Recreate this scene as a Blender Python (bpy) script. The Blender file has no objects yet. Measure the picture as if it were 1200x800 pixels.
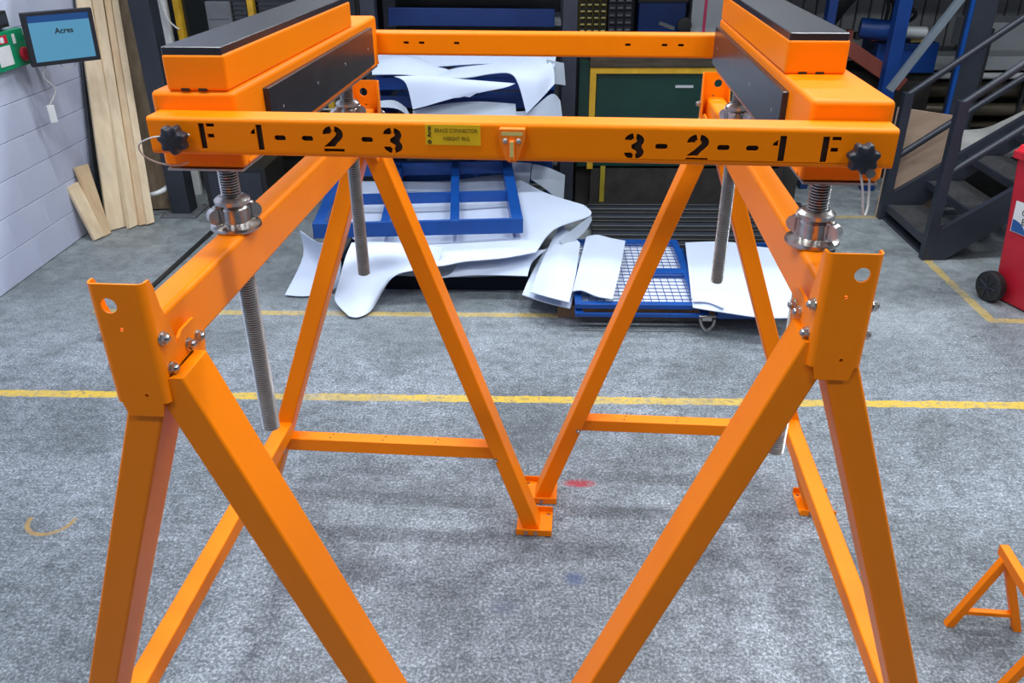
import bpy, bmesh, math, random
from mathutils import Vector, Matrix
random.seed(7)
C = bpy.context.scene.collection
PI = math.pi
# ---------------------------------------------------------------- camera
cam = bpy.data.cameras.new('camera'); camo = bpy.data.objects.new('camera', cam); C.objects.link(camo)
cam.sensor_width = 36; cam.lens = 965.97/1200*36; cam.clip_start = .05; cam.clip_end = 100
def cam_matrix(pitch, roll, yaw):
    p, r, y = map(math.radians, (pitch, roll, yaw))
    f = Vector((math.sin(y)*math.cos(p), math.cos(y)*math.cos(p), -math.sin(p)))
    x = Vector((math.cos(y), -math.sin(y), 0)); u = x.cross(f)
    x2 = x*math.cos(r)+u*math.sin(r); u2 = -x*math.sin(r)+u*math.cos(r)
    m = Matrix((x2, u2, -f)).transposed().to_4x4(); m.translation = (0, 0, 2.3)
    return m
camo.matrix_world = cam_matrix(28.142, -.3951, -2.0612)
bpy.context.scene.camera = camo
# ---------------------------------------------------------------- light
sc = bpy.context.scene
sc.view_settings.view_transform = 'Standard'; sc.view_settings.look = 'None'
sc.view_settings.gamma = 1; sc.view_settings.use_curve_mapping = False
sc.view_settings.exposure = 0.0
w = bpy.data.worlds.new('world'); sc.world = w; w.use_nodes = True
w.node_tree.nodes['Background'].inputs[0].default_value = (.80, .88, 1, 1)
w.node_tree.nodes['Background'].inputs[1].default_value = .05
LAMPS = [(-1.6, 1.2), (1.6, 1.2), (-1.6, 4.6), (1.6, 4.6), (-1.6, 8.0), (1.6, 8.0), (4.8, 1.2), (4.8, 4.6), (4.8, 8.0), (-1.6, -1.7), (1.6, -1.7)]  # last two lamps, behind the camera, added to lift the brace front
LAMP_W = 104
LAMP_Z = 5.6

# ---------------------------------------------------------------- materials
def N(nt, t, **kw):
    n = nt.nodes.new(t)
    for k, v in kw.items():
        if hasattr(n, k): setattr(n, k, v)
        else: n.inputs[k].default_value = v
    return n
def mat(name, col, rough=.5, metal=0, var=.12, scale=8, bump=0, bscale=60, coat=0, col2=None, spec=.5, stretch=None):
    m = bpy.data.materials.new(name); m.use_nodes = True; nt = m.node_tree
    b = nt.nodes['Principled BSDF']
    b.inputs['Roughness'].default_value = rough; b.inputs['Metallic'].default_value = metal
    b.inputs['Coat Weight'].default_value = coat; b.inputs['Coat Roughness'].default_value = .12
    b.inputs['Specular IOR Level'].default_value = spec
    tc = N(nt, 'ShaderNodeTexCoord'); src = tc.outputs['Object']
    if stretch:
        mp = N(nt, 'ShaderNodeMapping'); mp.inputs['Scale'].default_value = stretch
        nt.links.new(src, mp.inputs[0]); src = mp.outputs[0]
    no = N(nt, 'ShaderNodeTexNoise'); no.inputs['Scale'].default_value = scale; no.inputs['Detail'].default_value = 4
    nt.links.new(src, no.inputs['Vector'])
    r = N(nt, 'ShaderNodeValToRGB'); r.color_ramp.elements[0].position = .3; r.color_ramp.elements[1].position = .7
    c2 = col2 or tuple(c*(1-var) for c in col)
    r.color_ramp.elements[0].color = (*c2, 1); r.color_ramp.elements[1].color = (*col, 1)
    nt.links.new(no.outputs['Fac'], r.inputs[0]); nt.links.new(r.outputs[0], b.inputs['Base Color'])
    if bump:
        n2 = N(nt, 'ShaderNodeTexNoise'); n2.inputs['Scale'].default_value = bscale; n2.inputs['Detail'].default_value = 3
        nt.links.new(src, n2.inputs['Vector'])
        bp = N(nt, 'ShaderNodeBump'); bp.inputs['Strength'].default_value = bump; bp.inputs['Distance'].default_value = .01
        nt.links.new(n2.outputs['Fac'], bp.inputs['Height']); nt.links.new(bp.outputs[0], b.inputs['Normal'])
    return m
def emit(name, col, s):
    m = bpy.data.materials.new(name); m.use_nodes = True; b = m.node_tree.nodes['Principled BSDF']
    b.inputs['Base Color'].default_value = (*[c*.3 for c in col], 1)
    b.inputs['Emission Color'].default_value = (*col, 1); b.inputs['Emission Strength'].default_value = s
    b.inputs['Roughness'].default_value = .15
    return m
M = dict(
 orange=mat('orange_powder_coat', (1.0, .243, .0), .40, var=.05, scale=3, coat=.0, spec=.22, bump=.02, bscale=300),
 orange_dull=mat('orange_paint_dull', (1.0, .24, .01), .45, var=.1, scale=5),
 hole=mat('hole_shade_dark', (.02, .008, .004), .7),  # near-black stands in for the shade inside holes, slots and hollow tubes
 rubber=mat('black_rubber', (.022, .024, .034), .30, var=.5, scale=14, col2=(.014, .016, .022), spec=.6),
 knob=mat('black_plastic', (.018, .02, .028), .42),
 zinc=mat('zinc_steel', (.62, .60, .58), .28, 1, var=.35, scale=60),
 thread=mat('threaded_steel', (.55, .53, .50), .33, 1, var=.4, scale=40),
 plate=mat('galvanised_plate', (.55, .56, .55), .4, .8),
 navy_shaded=mat('blue_paint_shaded_black', (.002, .006, .02), .6, spec=.2),  # blue taken near-black to carry the shade under the front stack
 shutter=mat('grey_shutter_metal', (.30, .31, .32), .45, var=.15, scale=4),
 strut=mat('blue_grey_strut', (.17, .21, .25), .4),
 blue_mid=mat('mid_blue_paint', (.004, .045, .22), .42, var=.25, scale=5),  # medium blue between the bright and dark blue paints
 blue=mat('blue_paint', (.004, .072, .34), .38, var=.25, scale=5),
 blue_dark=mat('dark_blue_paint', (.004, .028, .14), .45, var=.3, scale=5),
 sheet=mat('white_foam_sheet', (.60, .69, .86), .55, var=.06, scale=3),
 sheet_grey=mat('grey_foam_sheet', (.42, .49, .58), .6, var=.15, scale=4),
 mesh_white=mat('white_backing', (.78, .82, .88), .6),
 darksteel=mat('dark_grey_steel', (.030, .036, .052), .42, var=.25, scale=6),
 black=mat('black_steel', (.014, .015, .017), .5, var=.3, scale=10),
 blackish=mat('dirty_black', (.03, .027, .024), .7, var=.6, scale=7, bump=.3, bscale=20),
 grey=mat('mid_grey_paint', (.16, .17, .19), .45, var=.2, scale=5),
 lightgrey=mat('light_grey_metal', (.42, .45, .47), .4, var=.15, scale=4),
 brownmetal=mat('brown_metal', (.10, .08, .055), .35, .4, var=.5, scale=6, stretch=(1, 4, 10)),  # brown metal of the rollers, shelves and machine top beam
 yellow=mat('yellow_guard_paint', (.62, .36, .02), .4, var=.35, scale=9),
 olive=mat('olive_yellow_panel', (.34, .27, .02), .5, var=.35, scale=9),
 green=mat('dark_green_panel', (.002, .036, .026), .4, var=.3, scale=4),
 wood=mat('pine_board', (.74, .56, .36), .6, scale=3, col2=(.62, .43, .25), stretch=(6, 6, .5), bump=.1),
 wood_pale=mat('pale_pine_board', (.80, .66, .46), .6, scale=3, col2=(.68, .52, .34), stretch=(7, 7, .5), bump=.1),
 wood_old=mat('weathered_board', (.33, .25, .17), .7, scale=4, col2=(.2, .15, .1), stretch=(6, 6, .7), bump=.2),
 ply=mat('plywood', (.47, .34, .25), .6, scale=2, col2=(.36, .26, .19), stretch=(1, 1, 5)),
 pallet=mat('pallet_wood', (.30, .19, .11), .75, scale=6, col2=(.18, .11, .06)),
 bin_red=mat('red_bin_plastic', (.50, .012, .028), .42, var=.18, scale=6, bump=.05),
 lid_red=mat('bright_red_plastic', (.85, .02, .04), .38),
 white=mat('white_plastic', (.75, .77, .78), .4),
 label_blue=mat('label_blue', (.02, .10, .32), .4),
 label_yellow=mat('yellow_sticker', (.86, .52, .01), .35, var=.06),
 ink=mat('black_ink', (.015, .013, .01), .6),
 ink_brown=mat('brown_ink', (.16, .10, .0), .6),
 first_green=mat('green_station', (.0, .27, .12), .4),
 first_red=mat('red_sticker', (.55, .02, .05), .4),
 tarp=mat('grey_plastic_tarp', (.52, .52, .50), .4, var=.3, scale=5, bump=.2, bscale=12),
 tread=mat('stair_tread_rubber', (.055, .057, .06), .7, var=.5, scale=30, bump=.4, bscale=90),
 pink=mat('pink_strap', (.6, .05, .14), .5),
 brass=mat('dull_yellow_label', (.7, .6, .2), .5),
 rust=mat('rusty_red_machine', (.22, .05, .035), .6),
 glass=mat('dark_cabinet_glass', (.02, .024, .026), .12, var=.5, scale=3, coat=.5),
 cord=mat('pale_cord', (.6, .6, .58), .5),
 paint_wall=None, concrete=None)

def wall_mat():
    m = bpy.data.materials.new('painted_blockwork'); m.use_nodes = True; nt = m.node_tree; b = nt.nodes['Principled BSDF']
    b.inputs['Roughness'].default_value = .55
    tc = N(nt, 'ShaderNodeTexCoord')
    no = N(nt, 'ShaderNodeTexNoise'); no.inputs['Scale'].default_value = 2.2; no.inputs['Detail'].default_value = 6
    r = N(nt, 'ShaderNodeValToRGB'); r.color_ramp.elements[0].position = .3; r.color_ramp.elements[1].position = .75
    r.color_ramp.elements[0].color = (.52, .56, .73, 1); r.color_ramp.elements[1].color = (.60, .65, .82, 1)
    n2 = N(nt, 'ShaderNodeTexNoise'); n2.inputs['Scale'].default_value = 90; n2.inputs['Detail'].default_value = 4
    bp = N(nt, 'ShaderNodeBump'); bp.inputs['Strength'].default_value = .25; bp.inputs['Distance'].default_value = .006
    L = nt.links.new
    L(tc.outputs['Object'], no.inputs['Vector']); L(tc.outputs['Object'], n2.inputs['Vector'])
    L(no.outputs['Fac'], r.inputs[0]); L(r.outputs[0], b.inputs['Base Color'])
    L(n2.outputs['Fac'], bp.inputs['Height']); L(bp.outputs[0], b.inputs['Normal'])
    return m
M['paint_wall'] = wall_mat()
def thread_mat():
    m = mat('groove_shaded_steel', (.74, .75, .75), .30, .9, var=.25, scale=30); nt = m.node_tree; b = nt.nodes['Principled BSDF']
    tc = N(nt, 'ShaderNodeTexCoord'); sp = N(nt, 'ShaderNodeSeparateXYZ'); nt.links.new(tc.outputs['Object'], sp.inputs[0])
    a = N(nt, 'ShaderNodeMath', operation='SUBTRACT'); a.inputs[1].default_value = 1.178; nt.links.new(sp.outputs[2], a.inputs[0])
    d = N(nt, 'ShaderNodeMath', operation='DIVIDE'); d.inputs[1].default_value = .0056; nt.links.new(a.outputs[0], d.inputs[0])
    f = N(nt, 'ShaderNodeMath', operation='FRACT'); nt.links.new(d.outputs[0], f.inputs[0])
    r = N(nt, 'ShaderNodeValToRGB'); e = r.color_ramp.elements; e[0].position = .12; e[0].color = (.16, .15, .14, 1); e[1].position = .3; e[1].color = (1, 1, 1, 1)  # shade of the thread grooves painted in as dark bands along z
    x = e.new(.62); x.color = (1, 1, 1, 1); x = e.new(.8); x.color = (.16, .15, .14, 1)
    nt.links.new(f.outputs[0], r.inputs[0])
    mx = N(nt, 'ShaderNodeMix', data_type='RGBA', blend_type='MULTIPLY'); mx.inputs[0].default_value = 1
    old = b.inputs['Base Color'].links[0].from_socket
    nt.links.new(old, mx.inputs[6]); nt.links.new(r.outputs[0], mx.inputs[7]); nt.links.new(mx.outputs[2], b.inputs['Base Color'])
    return m
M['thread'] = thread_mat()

def concrete_mat():
    m = bpy.data.materials.new('worn_concrete'); m.use_nodes = True; nt = m.node_tree; b = nt.nodes['Principled BSDF']
    L = nt.links.new
    geo = N(nt, 'ShaderNodeNewGeometry'); P = geo.outputs['Position']
    sep = N(nt, 'ShaderNodeSeparateXYZ'); L(P, sep.inputs[0])
    def noise(s, d=6, rough=.6, dist=0, vec=P):
        n = N(nt, 'ShaderNodeTexNoise'); n.inputs['Scale'].default_value = s; n.inputs['Detail'].default_value = d
        n.inputs['Roughness'].default_value = rough; n.inputs['Distortion'].default_value = dist; L(vec, n.inputs['Vector']); return n.outputs['Fac']
    def ramp(f, *st):
        r = N(nt, 'ShaderNodeValToRGB'); e = r.color_ramp.elements
        while len(e) < len(st): e.new(.5)
        for k, (p, c) in enumerate(st): e[k].position = p; e[k].color = (*c, 1) if len(c) == 3 else c
        L(f, r.inputs[0]); return r.outputs[0]
    def mix(f, a, c, mode='MIX'):
        x = N(nt, 'ShaderNodeMix', data_type='RGBA', blend_type=mode)
        if isinstance(f, float): x.inputs[0].default_value = f
        else: L(f, x.inputs[0])
        for i, v in ((6, a), (7, c)):
            if isinstance(v, tuple): x.inputs[i].default_value = (*v, 1)
            else: L(v, x.inputs[i])
        return x.outputs[2]
    def math_(op, a, c=0., d=0.):
        x = N(nt, 'ShaderNodeMath', operation=op)
        for i, v in enumerate((a, c, d)):
            if isinstance(v, (int, float)): x.inputs[i].default_value = v
            else: L(v, x.inputs[i])
        return x.outputs[0]
    g = ramp(noise(85, 6, .8, .2), (.33, (.05, .058, .068)), (.5, (.178, .204, .23)), (.66, (.54, .585, .645)))
    g = mix(1.0, g, ramp(noise(17, 5, .7, .4), (.33, (.62, .64, .66)), (.5, (1, 1, 1)), (.68, (1.25, 1.25, 1.27))), 'MULTIPLY')
    sm = ramp(noise(1.6, 4, .6, .6), (.3, (.58, .60, .60)), (.5, (.92, .93, .94)), (.70, (1.3, 1.3, 1.32)))
    c = mix(1.0, g, sm, 'MULTIPLY')
    # swirled trowel marks
    mp = N(nt, 'ShaderNodeMapping'); mp.inputs['Scale'].default_value = (1.2, 6, 1); mp.inputs['Rotation'].default_value = (0, 0, -.35); L(P, mp.inputs[0])
    sw = ramp(noise(3.2, 6, .65, 1.2, mp.outputs[0]), (.36, (.80, .81, .82)), (.55, (1, 1, 1)), (.7, (1.1, 1.1, 1.12)))
    c = mix(1.0, c, sw, 'MULTIPLY')
    # smoother greenish wear at the back of the hall
    yb = N(nt, 'ShaderNodeMapRange'); yb.inputs[1].default_value = 3.9; yb.inputs[2].default_value = 5.6; L(sep.outputs[1], yb.inputs[0])
    yw = math_('MULTIPLY', yb.outputs[0], ramp(noise(.9, 3), (.3, (.55,)*3), (.6, (1,)*3)))
    back = ramp(noise(7, 7, .7, .5), (.3, (.13, .15, .15)), (.52, (.255, .29, .295)), (.75, (.42, .46, .47)))
    c = mix(math_('MULTIPLY', yw, .75), c, back)
    # scattered dark pits
    pit = ramp(noise(16, 3, .5), (.27, (1, 1, 1)), (.34, (0, 0, 0)))
    c = mix(math_('MULTIPLY', pit, .6), c, (.07, .075, .085))
    # painted lines, worn
    wear = ramp(noise(34, 5, .75), (.36, (.25,)*3), (.5, (1, 1, 1)))
    wear2 = ramp(noise(1.3, 3), (.34, (.35,)*3), (.5, (1, 1, 1)))
    wr = math_('MULTIPLY', wear, wear2)
    yfar = N(nt, 'ShaderNodeMapRange'); yfar.inputs[1].default_value = 3.8; yfar.inputs[2].default_value = 4.5; yfar.inputs[3].default_value = 1; yfar.inputs[4].default_value = .62; L(sep.outputs[1], yfar.inputs[0]); wr = math_('MULTIPLY', wr, yfar.outputs[0])
    X, Y = sep.outputs[0], sep.outputs[1]
    def band(v, a, z): return math_('MULTIPLY', math_('GREATER_THAN', v, a), math_('LESS_THAN', v, z))
    jit = math_('MULTIPLY', math_('SUBTRACT', noise(14, 3), .5), .03)
    Yj, Xj = math_('ADD', Y, jit), math_('ADD', X, jit)
    def rect(x0, x1, y0, y1): return math_('MULTIPLY', band(Xj, x0, x1), band(Yj, y0, y1))
    def addm(*a):
        o = a[0]
        for k in a[1:]: o = math_('MAXIMUM', o, k)
        return o
    lines = addm(rect(-7, 7, 3.625, 3.69), rect(-2.85, .6, 4.62, 4.68), rect(2.76, 2.82, 4.6, 5.62), rect(2.76, 6, 4.6, 4.66))
    faint = rect(1.6, 2.9, 6.48, 6.55)
    ym = addm(math_('MULTIPLY', lines, wr), math_('MULTIPLY', faint, .4))
    c = mix(math_('MULTIPLY', ym, .92), c, (.66, .44, .035))
    def blob(cx, cy, rx, ry):
        dx = math_('DIVIDE', math_('SUBTRACT', X, cx), rx); dy = math_('DIVIDE', math_('SUBTRACT', Y, cy), ry)
        d = math_('ADD', math_('MULTIPLY', dx, dx), math_('MULTIPLY', dy, dy))
        return math_('MAXIMUM', math_('SUBTRACT', 1., d), 0.)
    c = mix(math_('MULTIPLY', math_('MULTIPLY', blob(.19, 2.96, .085, .035), wear), 1.3), c, (.38, .03, .05))
    c = mix(math_('MULTIPLY', math_('MULTIPLY', blob(.15, 2.37, .05, .045), wear), .8), c, (.05, .08, .2))
    c = mix(math_('MULTIPLY', math_('MULTIPLY', blob(-.12, 2.22, .06, .05), wear), .4), c, (.06, .08, .17))
    # orange scuffed arc
    dx = math_('SUBTRACT', X, -2.05); dy = math_('SUBTRACT', Y, 2.66)
    d = math_('SQRT', math_('ADD', math_('MULTIPLY', dx, dx), math_('MULTIPLY', dy, dy)))
    arc = math_('MULTIPLY', band(d, .085, .105), math_('LESS_THAN', dy, .01))
    c = mix(math_('MULTIPLY', math_('MULTIPLY', arc, wear), .75), c, (.40, .24, .05))
    L(c, b.inputs['Base Color'])
    rr = N(nt, 'ShaderNodeMapRange'); rr.inputs[3].default_value = .42; rr.inputs[4].default_value = .7; L(noise(5, 4), rr.inputs[0]); L(rr.outputs[0], b.inputs['Roughness'])
    bp = N(nt, 'ShaderNodeBump'); bp.inputs['Strength'].default_value = .35; bp.inputs['Distance'].default_value = .006
    L(noise(45, 6, .7), bp.inputs['Height']); L(bp.outputs[0], b.inputs['Normal'])
    return m
M['concrete'] = concrete_mat()

# ---------------------------------------------------------------- helpers
def tag(o, label=None, cat=None, group=None, kind=None):
    if label: o['label'] = label
    if cat: o['category'] = cat
    if group: o['group'] = group
    if kind: o['kind'] = kind
    return o
def empty(name, loc=(0, 0, 0), rz=0):
    o = bpy.data.objects.new(name, None); C.objects.link(o); o.location = loc; o.rotation_euler = (0, 0, rz); o.empty_display_size = .1
    return o
def link(name, me, m, parent=None, smooth=35):
    if m is not None and len(me.materials) == 0: me.materials.append(M[m] if isinstance(m, str) else m)
    if smooth and len(me.polygons):
        me.shade_smooth(); me.set_sharp_from_angle(angle=math.radians(smooth))
    o = bpy.data.objects.new(name, me); C.objects.link(o)
    if smooth and len(me.polygons) > 6:
        wn = o.modifiers.new('wn', 'WEIGHTED_NORMAL'); wn.keep_sharp = True; wn.weight = 100
    if parent: o.parent = parent
    return o
class G:
    def __init__(s): s.bm = bmesh.new()
    def _merge(s, b, mtx=None):
        if mtx is not None: b.transform(mtx)
        me = bpy.data.meshes.new('tmp'); b.to_mesh(me); b.free(); s.bm.from_mesh(me); bpy.data.meshes.remove(me)
    def box(s, x0, x1, y0, y1, z0, z1, bev=0, seg=2, mtx=None):
        b = bmesh.new(); bmesh.ops.create_cube(b, size=1)
        b.transform(Matrix.Translation(((x0+x1)/2, (y0+y1)/2, (z0+z1)/2)) @ Matrix.Diagonal((abs(x1-x0), abs(y1-y0), abs(z1-z0), 1)))
        if bev: bmesh.ops.bevel(b, geom=b.edges[:], offset=bev, segments=seg, affect='EDGES', profile=.5)
        s._merge(b, mtx); return s
    def bar(s, a, b, w, h, bev=0, up=(0, 0, 1), seg=2):
        a, b = Vector(a), Vector(b); d = b-a; y = d.normalized(); x = y.cross(Vector(up)).normalized(); z = x.cross(y)
        m = Matrix((x, y, z)).transposed().to_4x4(); m.translation = (a+b)/2
        return s.box(-w/2, w/2, -d.length/2, d.length/2, -h/2, h/2, bev, seg, m)
    def loft(s, secs, cap=True, closed=False):
        rows = [[s.bm.verts.new(p) for p in sec] for sec in secs]
        n = len(rows[0]); k = len(rows)
        for i in range(k if closed else k-1):
            A, B = rows[i], rows[(i+1) % k]
            for j in range(n): s.bm.faces.new((A[j], A[(j+1) % n], B[(j+1) % n], B[j]))
        if cap and not closed:
            s.bm.faces.new(rows[0][::-1]); s.bm.faces.new(rows[-1])
        return s
    def tube(s, pts, r, n=10, cap=True, smooth=0):
        pts = [Vector(p) for p in pts]
        if smooth:
            if isinstance(r, (list, tuple)): r = catmull(list(r), smooth)
            pts = catmull(pts, smooth)
        secs = []; t0 = (pts[1]-pts[0]).normalized(); ref = Vector((0, 0, 1)) if abs(t0.z) < .9 else Vector((1, 0, 0)); u = t0.cross(ref).normalized()
        for i, p in enumerate(pts):
            t = (pts[min(i+1, len(pts)-1)]-pts[max(i-1, 0)]).normalized(); u = (u-t*u.dot(t)).normalized(); v = t.cross(u)
            rr = r[i] if isinstance(r, (list, tuple)) else r
            secs.append([p+u*rr*math.cos(2*PI*j/n)+v*rr*math.sin(2*PI*j/n) for j in range(n)])
        return s.loft(secs, cap)
    def cyl(s, a, b, r, n=16): return s.tube([a, b], r, n)
    def lathe(s, prof, c=(0, 0, 0), n=20, axis='z', cap=True):
        secs = []
        for r, z in prof:
            q = []
            for j in range(n):
                a = 2*PI*j/n; u, v = r*math.cos(a), r*math.sin(a)
                q.append(Vector(c)+(Vector((u, v, z)) if axis == 'z' else Vector((u, -z, v)) if axis == 'y' else Vector((z, u, v))))
            secs.append(q)
        return s.loft(secs, cap)
    def prism(s, poly, d, mtx=None):
        """poly in x,z ; extruded along y from d[0] to d[1]"""
        b = bmesh.new(); A = [b.verts.new((x, d[0], z)) for x, z in poly]; B = [b.verts.new((x, d[1], z)) for x, z in poly]
        n = len(poly); b.faces.new(A); b.faces.new(B[::-1])
        for i in range(n): b.faces.new((A[i], B[i], B[(i+1) % n], A[(i+1) % n]))
        s._merge(b, mtx); return s
    def xf(s, mtx): s.bm.transform(mtx); return s
    def mesh(s, name='m'):
        bmesh.ops.recalc_face_normals(s.bm, faces=s.bm.faces[:])
        me = bpy.data.meshes.new(name); s.bm.to_mesh(me); s.bm.free(); return me
    def build(s, name, m, parent=None, smooth=35): return link(name, s.mesh(name), m, parent, smooth)
def catmull(p, k):
    out = []
    for i in range(len(p)-1):
        a, b, c, d = p[max(i-1, 0)], p[i], p[i+1], p[min(i+2, len(p)-1)]
        for j in range(k):
            t = j/k; out.append(.5*((2*b)+(c-a)*t+(2*a-5*b+4*c-d)*t*t+(3*b-a-3*c+d)*t**3))
    out.append(p[-1]); return out
def rrect(w, h, r, n=3):
    pts = []
    for cx, cy, a0 in ((w/2-r, h/2-r, 0), (-w/2+r, h/2-r, 90), (-w/2+r, -h/2+r, 180), (w/2-r, -h/2+r, 270)):
        for k in range(n+1):
            a = math.radians(a0+90*k/n); pts.append((cx+r*math.cos(a), cy+r*math.sin(a)))
    return pts
def circle(cx, cy, r, n=20): return [(cx+r*math.cos(2*PI*k/n), cy+r*math.sin(2*PI*k/n)) for k in range(n)]
def plate_mesh(outline, holes, thick):
    """flat plate in x,z with real holes; y from -thick/2 to thick/2"""
    cu = bpy.data.curves.new('tmp', 'CURVE'); cu.dimensions = '2D'; cu.fill_mode = 'BOTH'; cu.extrude = thick/2
    for poly in [outline]+holes:
        sp = cu.splines.new('POLY'); sp.points.add(len(poly)-1)
        for i, (x, y) in enumerate(poly): sp.points[i].co = (x, y, 0, 1)
        sp.use_cyclic_u = True
    o = bpy.data.objects.new('tmp', cu); C.objects.link(o); bpy.context.view_layer.update()
    me = bpy.data.meshes.new_from_object(o); bpy.data.objects.remove(o); bpy.data.curves.remove(cu)
    me.materials.clear(); me.transform(Matrix.Rotation(PI/2, 4, 'X')); return me
def text_obj(name, s, size, m, parent, mtx, ext=.0004, sx=1, bold=0):
    cu = bpy.data.curves.new('tmp', 'FONT'); cu.body = s; cu.size = size; cu.extrude = ext; cu.offset = bold
    cu.align_x = 'CENTER'; cu.align_y = 'CENTER'; cu.resolution_u = 3
    o = bpy.data.objects.new('tmp', cu); C.objects.link(o); bpy.context.view_layer.update()
    me = bpy.data.meshes.new_from_object(o); bpy.data.objects.remove(o); bpy.data.curves.remove(cu)
    me.materials.clear(); me.transform(mtx @ Matrix.Diagonal((sx, 1, 1, 1)))
    return link(name, me, m, parent, 0)
FACE_Y = Matrix.Rotation(PI/2, 4, 'X')     # text upright, facing -y
def sheet(name, rows, m, parent=None, k=5, th=.006):
    rows = [[Vector(p) for p in r] for r in rows]
    R = [catmull(r, k) for r in rows]
    cols = [catmull([r[j] for r in R], k) for j in range(len(R[0]))]
    ni, nj = len(cols), len(cols[0]); bm = bmesh.new()
    V = [[bm.verts.new(cols[i][j]) for j in range(nj)] for i in range(ni)]
    for i in range(ni-1):
        for j in range(nj-1): bm.faces.new((V[i][j], V[i+1][j], V[i+1][j+1], V[i][j+1]))
    bm.normal_update(); bmesh.ops.solidify(bm, geom=bm.faces[:], thickness=th)
    bmesh.ops.recalc_face_normals(bm, faces=bm.faces[:])
    me = bpy.data.meshes.new(name); bm.to_mesh(me); bm.free()
    return link(name, me, m, parent, 50)

# ================================================================= THE SETTING
g = G(); g.box(-3.9, 9, -4, 11, -.15, 0); fl = g.build('floor', 'concrete', smooth=0); tag(fl, kind='structure')
wl = tag(empty('wall_left', (-3.565, 0, 0)), kind='structure')
G().box(-.35, -.012, -4, 11, 0, 6).build('blockwork_backing', 'paint_wall', wl, 0)
blocks = {}
def block_mesh(l):
    k = round(l, 3)
    if k not in blocks:
        g = G(); g.box(-.06, 0, 0, l, 0, .2185, .0025, 1); blocks[k] = g.mesh('block'); blocks[k].materials.append(M['paint_wall'])
        blocks[k].shade_smooth(); blocks[k].set_sharp_from_angle(angle=.6)
    return blocks[k]
for c in range(10):
    z = .005+c*.2225
    y = 3.6+(.22 if c % 2 else 0)
    while y < 7.1:
        o = bpy.data.objects.new('block', block_mesh(.4385)); C.objects.link(o); o.parent = wl
        o.location = (random.uniform(-.0003, .0003), y, z); y += .44
G().box(-.012, -.001, -4, 3.55, 0, 2.3).box(-.012, -.001, -4, 11, 2.3, 6).build('upper_render', 'paint_wall', wl, 0)
tag(G().box(-3.9, 9, 10.6, 10.8, 0, 6).build('wall_back', 'grey', smooth=0), kind='structure')
tag(G().box(9, 9.2, -4, 11, 0, 6).build('wall_right', 'lightgrey', smooth=0), kind='structure')
tag(G().box(-3.5, 8.95, 6.5, 10.55, 2.76, 2.92).build('mezzanine_shade_deck', 'grey', smooth=0), kind='structure')  # unseen deck over the back, added to shade it; stairs suggest a mezzanine
tag(G().box(-3.9, 9.2, -4, 11, 6, 6.15).build('ceiling', 'lightgrey', smooth=0), kind='structure')
lampm = emit('lamp_tube', (.9, .95, 1), 6)
for i, (x, y) in enumerate(LAMPS):
    r = empty('ceiling_lamp', (x, y, LAMP_Z)); tag(r, 'long white strip lamp hung under the hall ceiling', 'ceiling lamp', 'strip lamps under the ceiling')
    G().box(-.75, .75, -.1, .1, .0, .06, .01).build('lamp_body', 'white', r)
    G().box(-.7, .7, -.07, .07, -.012, 0).build('diffuser', lampm, r, 0)
    for hx in (-.5, .5): G().cyl((hx, 0, .05), (hx, 0, 5.99-LAMP_Z), .005, 6).build('hanger', 'black', r)
    ld = bpy.data.lights.new('strip_light', 'AREA'); ld.shape = 'RECTANGLE'; ld.size = 1.4; ld.size_y = .2; ld.energy = LAMP_W*(.55 if y < 0 else 1); ld.color = (.93, .97, 1)
    lo = bpy.data.objects.new('strip_light', ld); C.objects.link(lo); lo.parent = r; lo.location = (0, 0, -.02)

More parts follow.
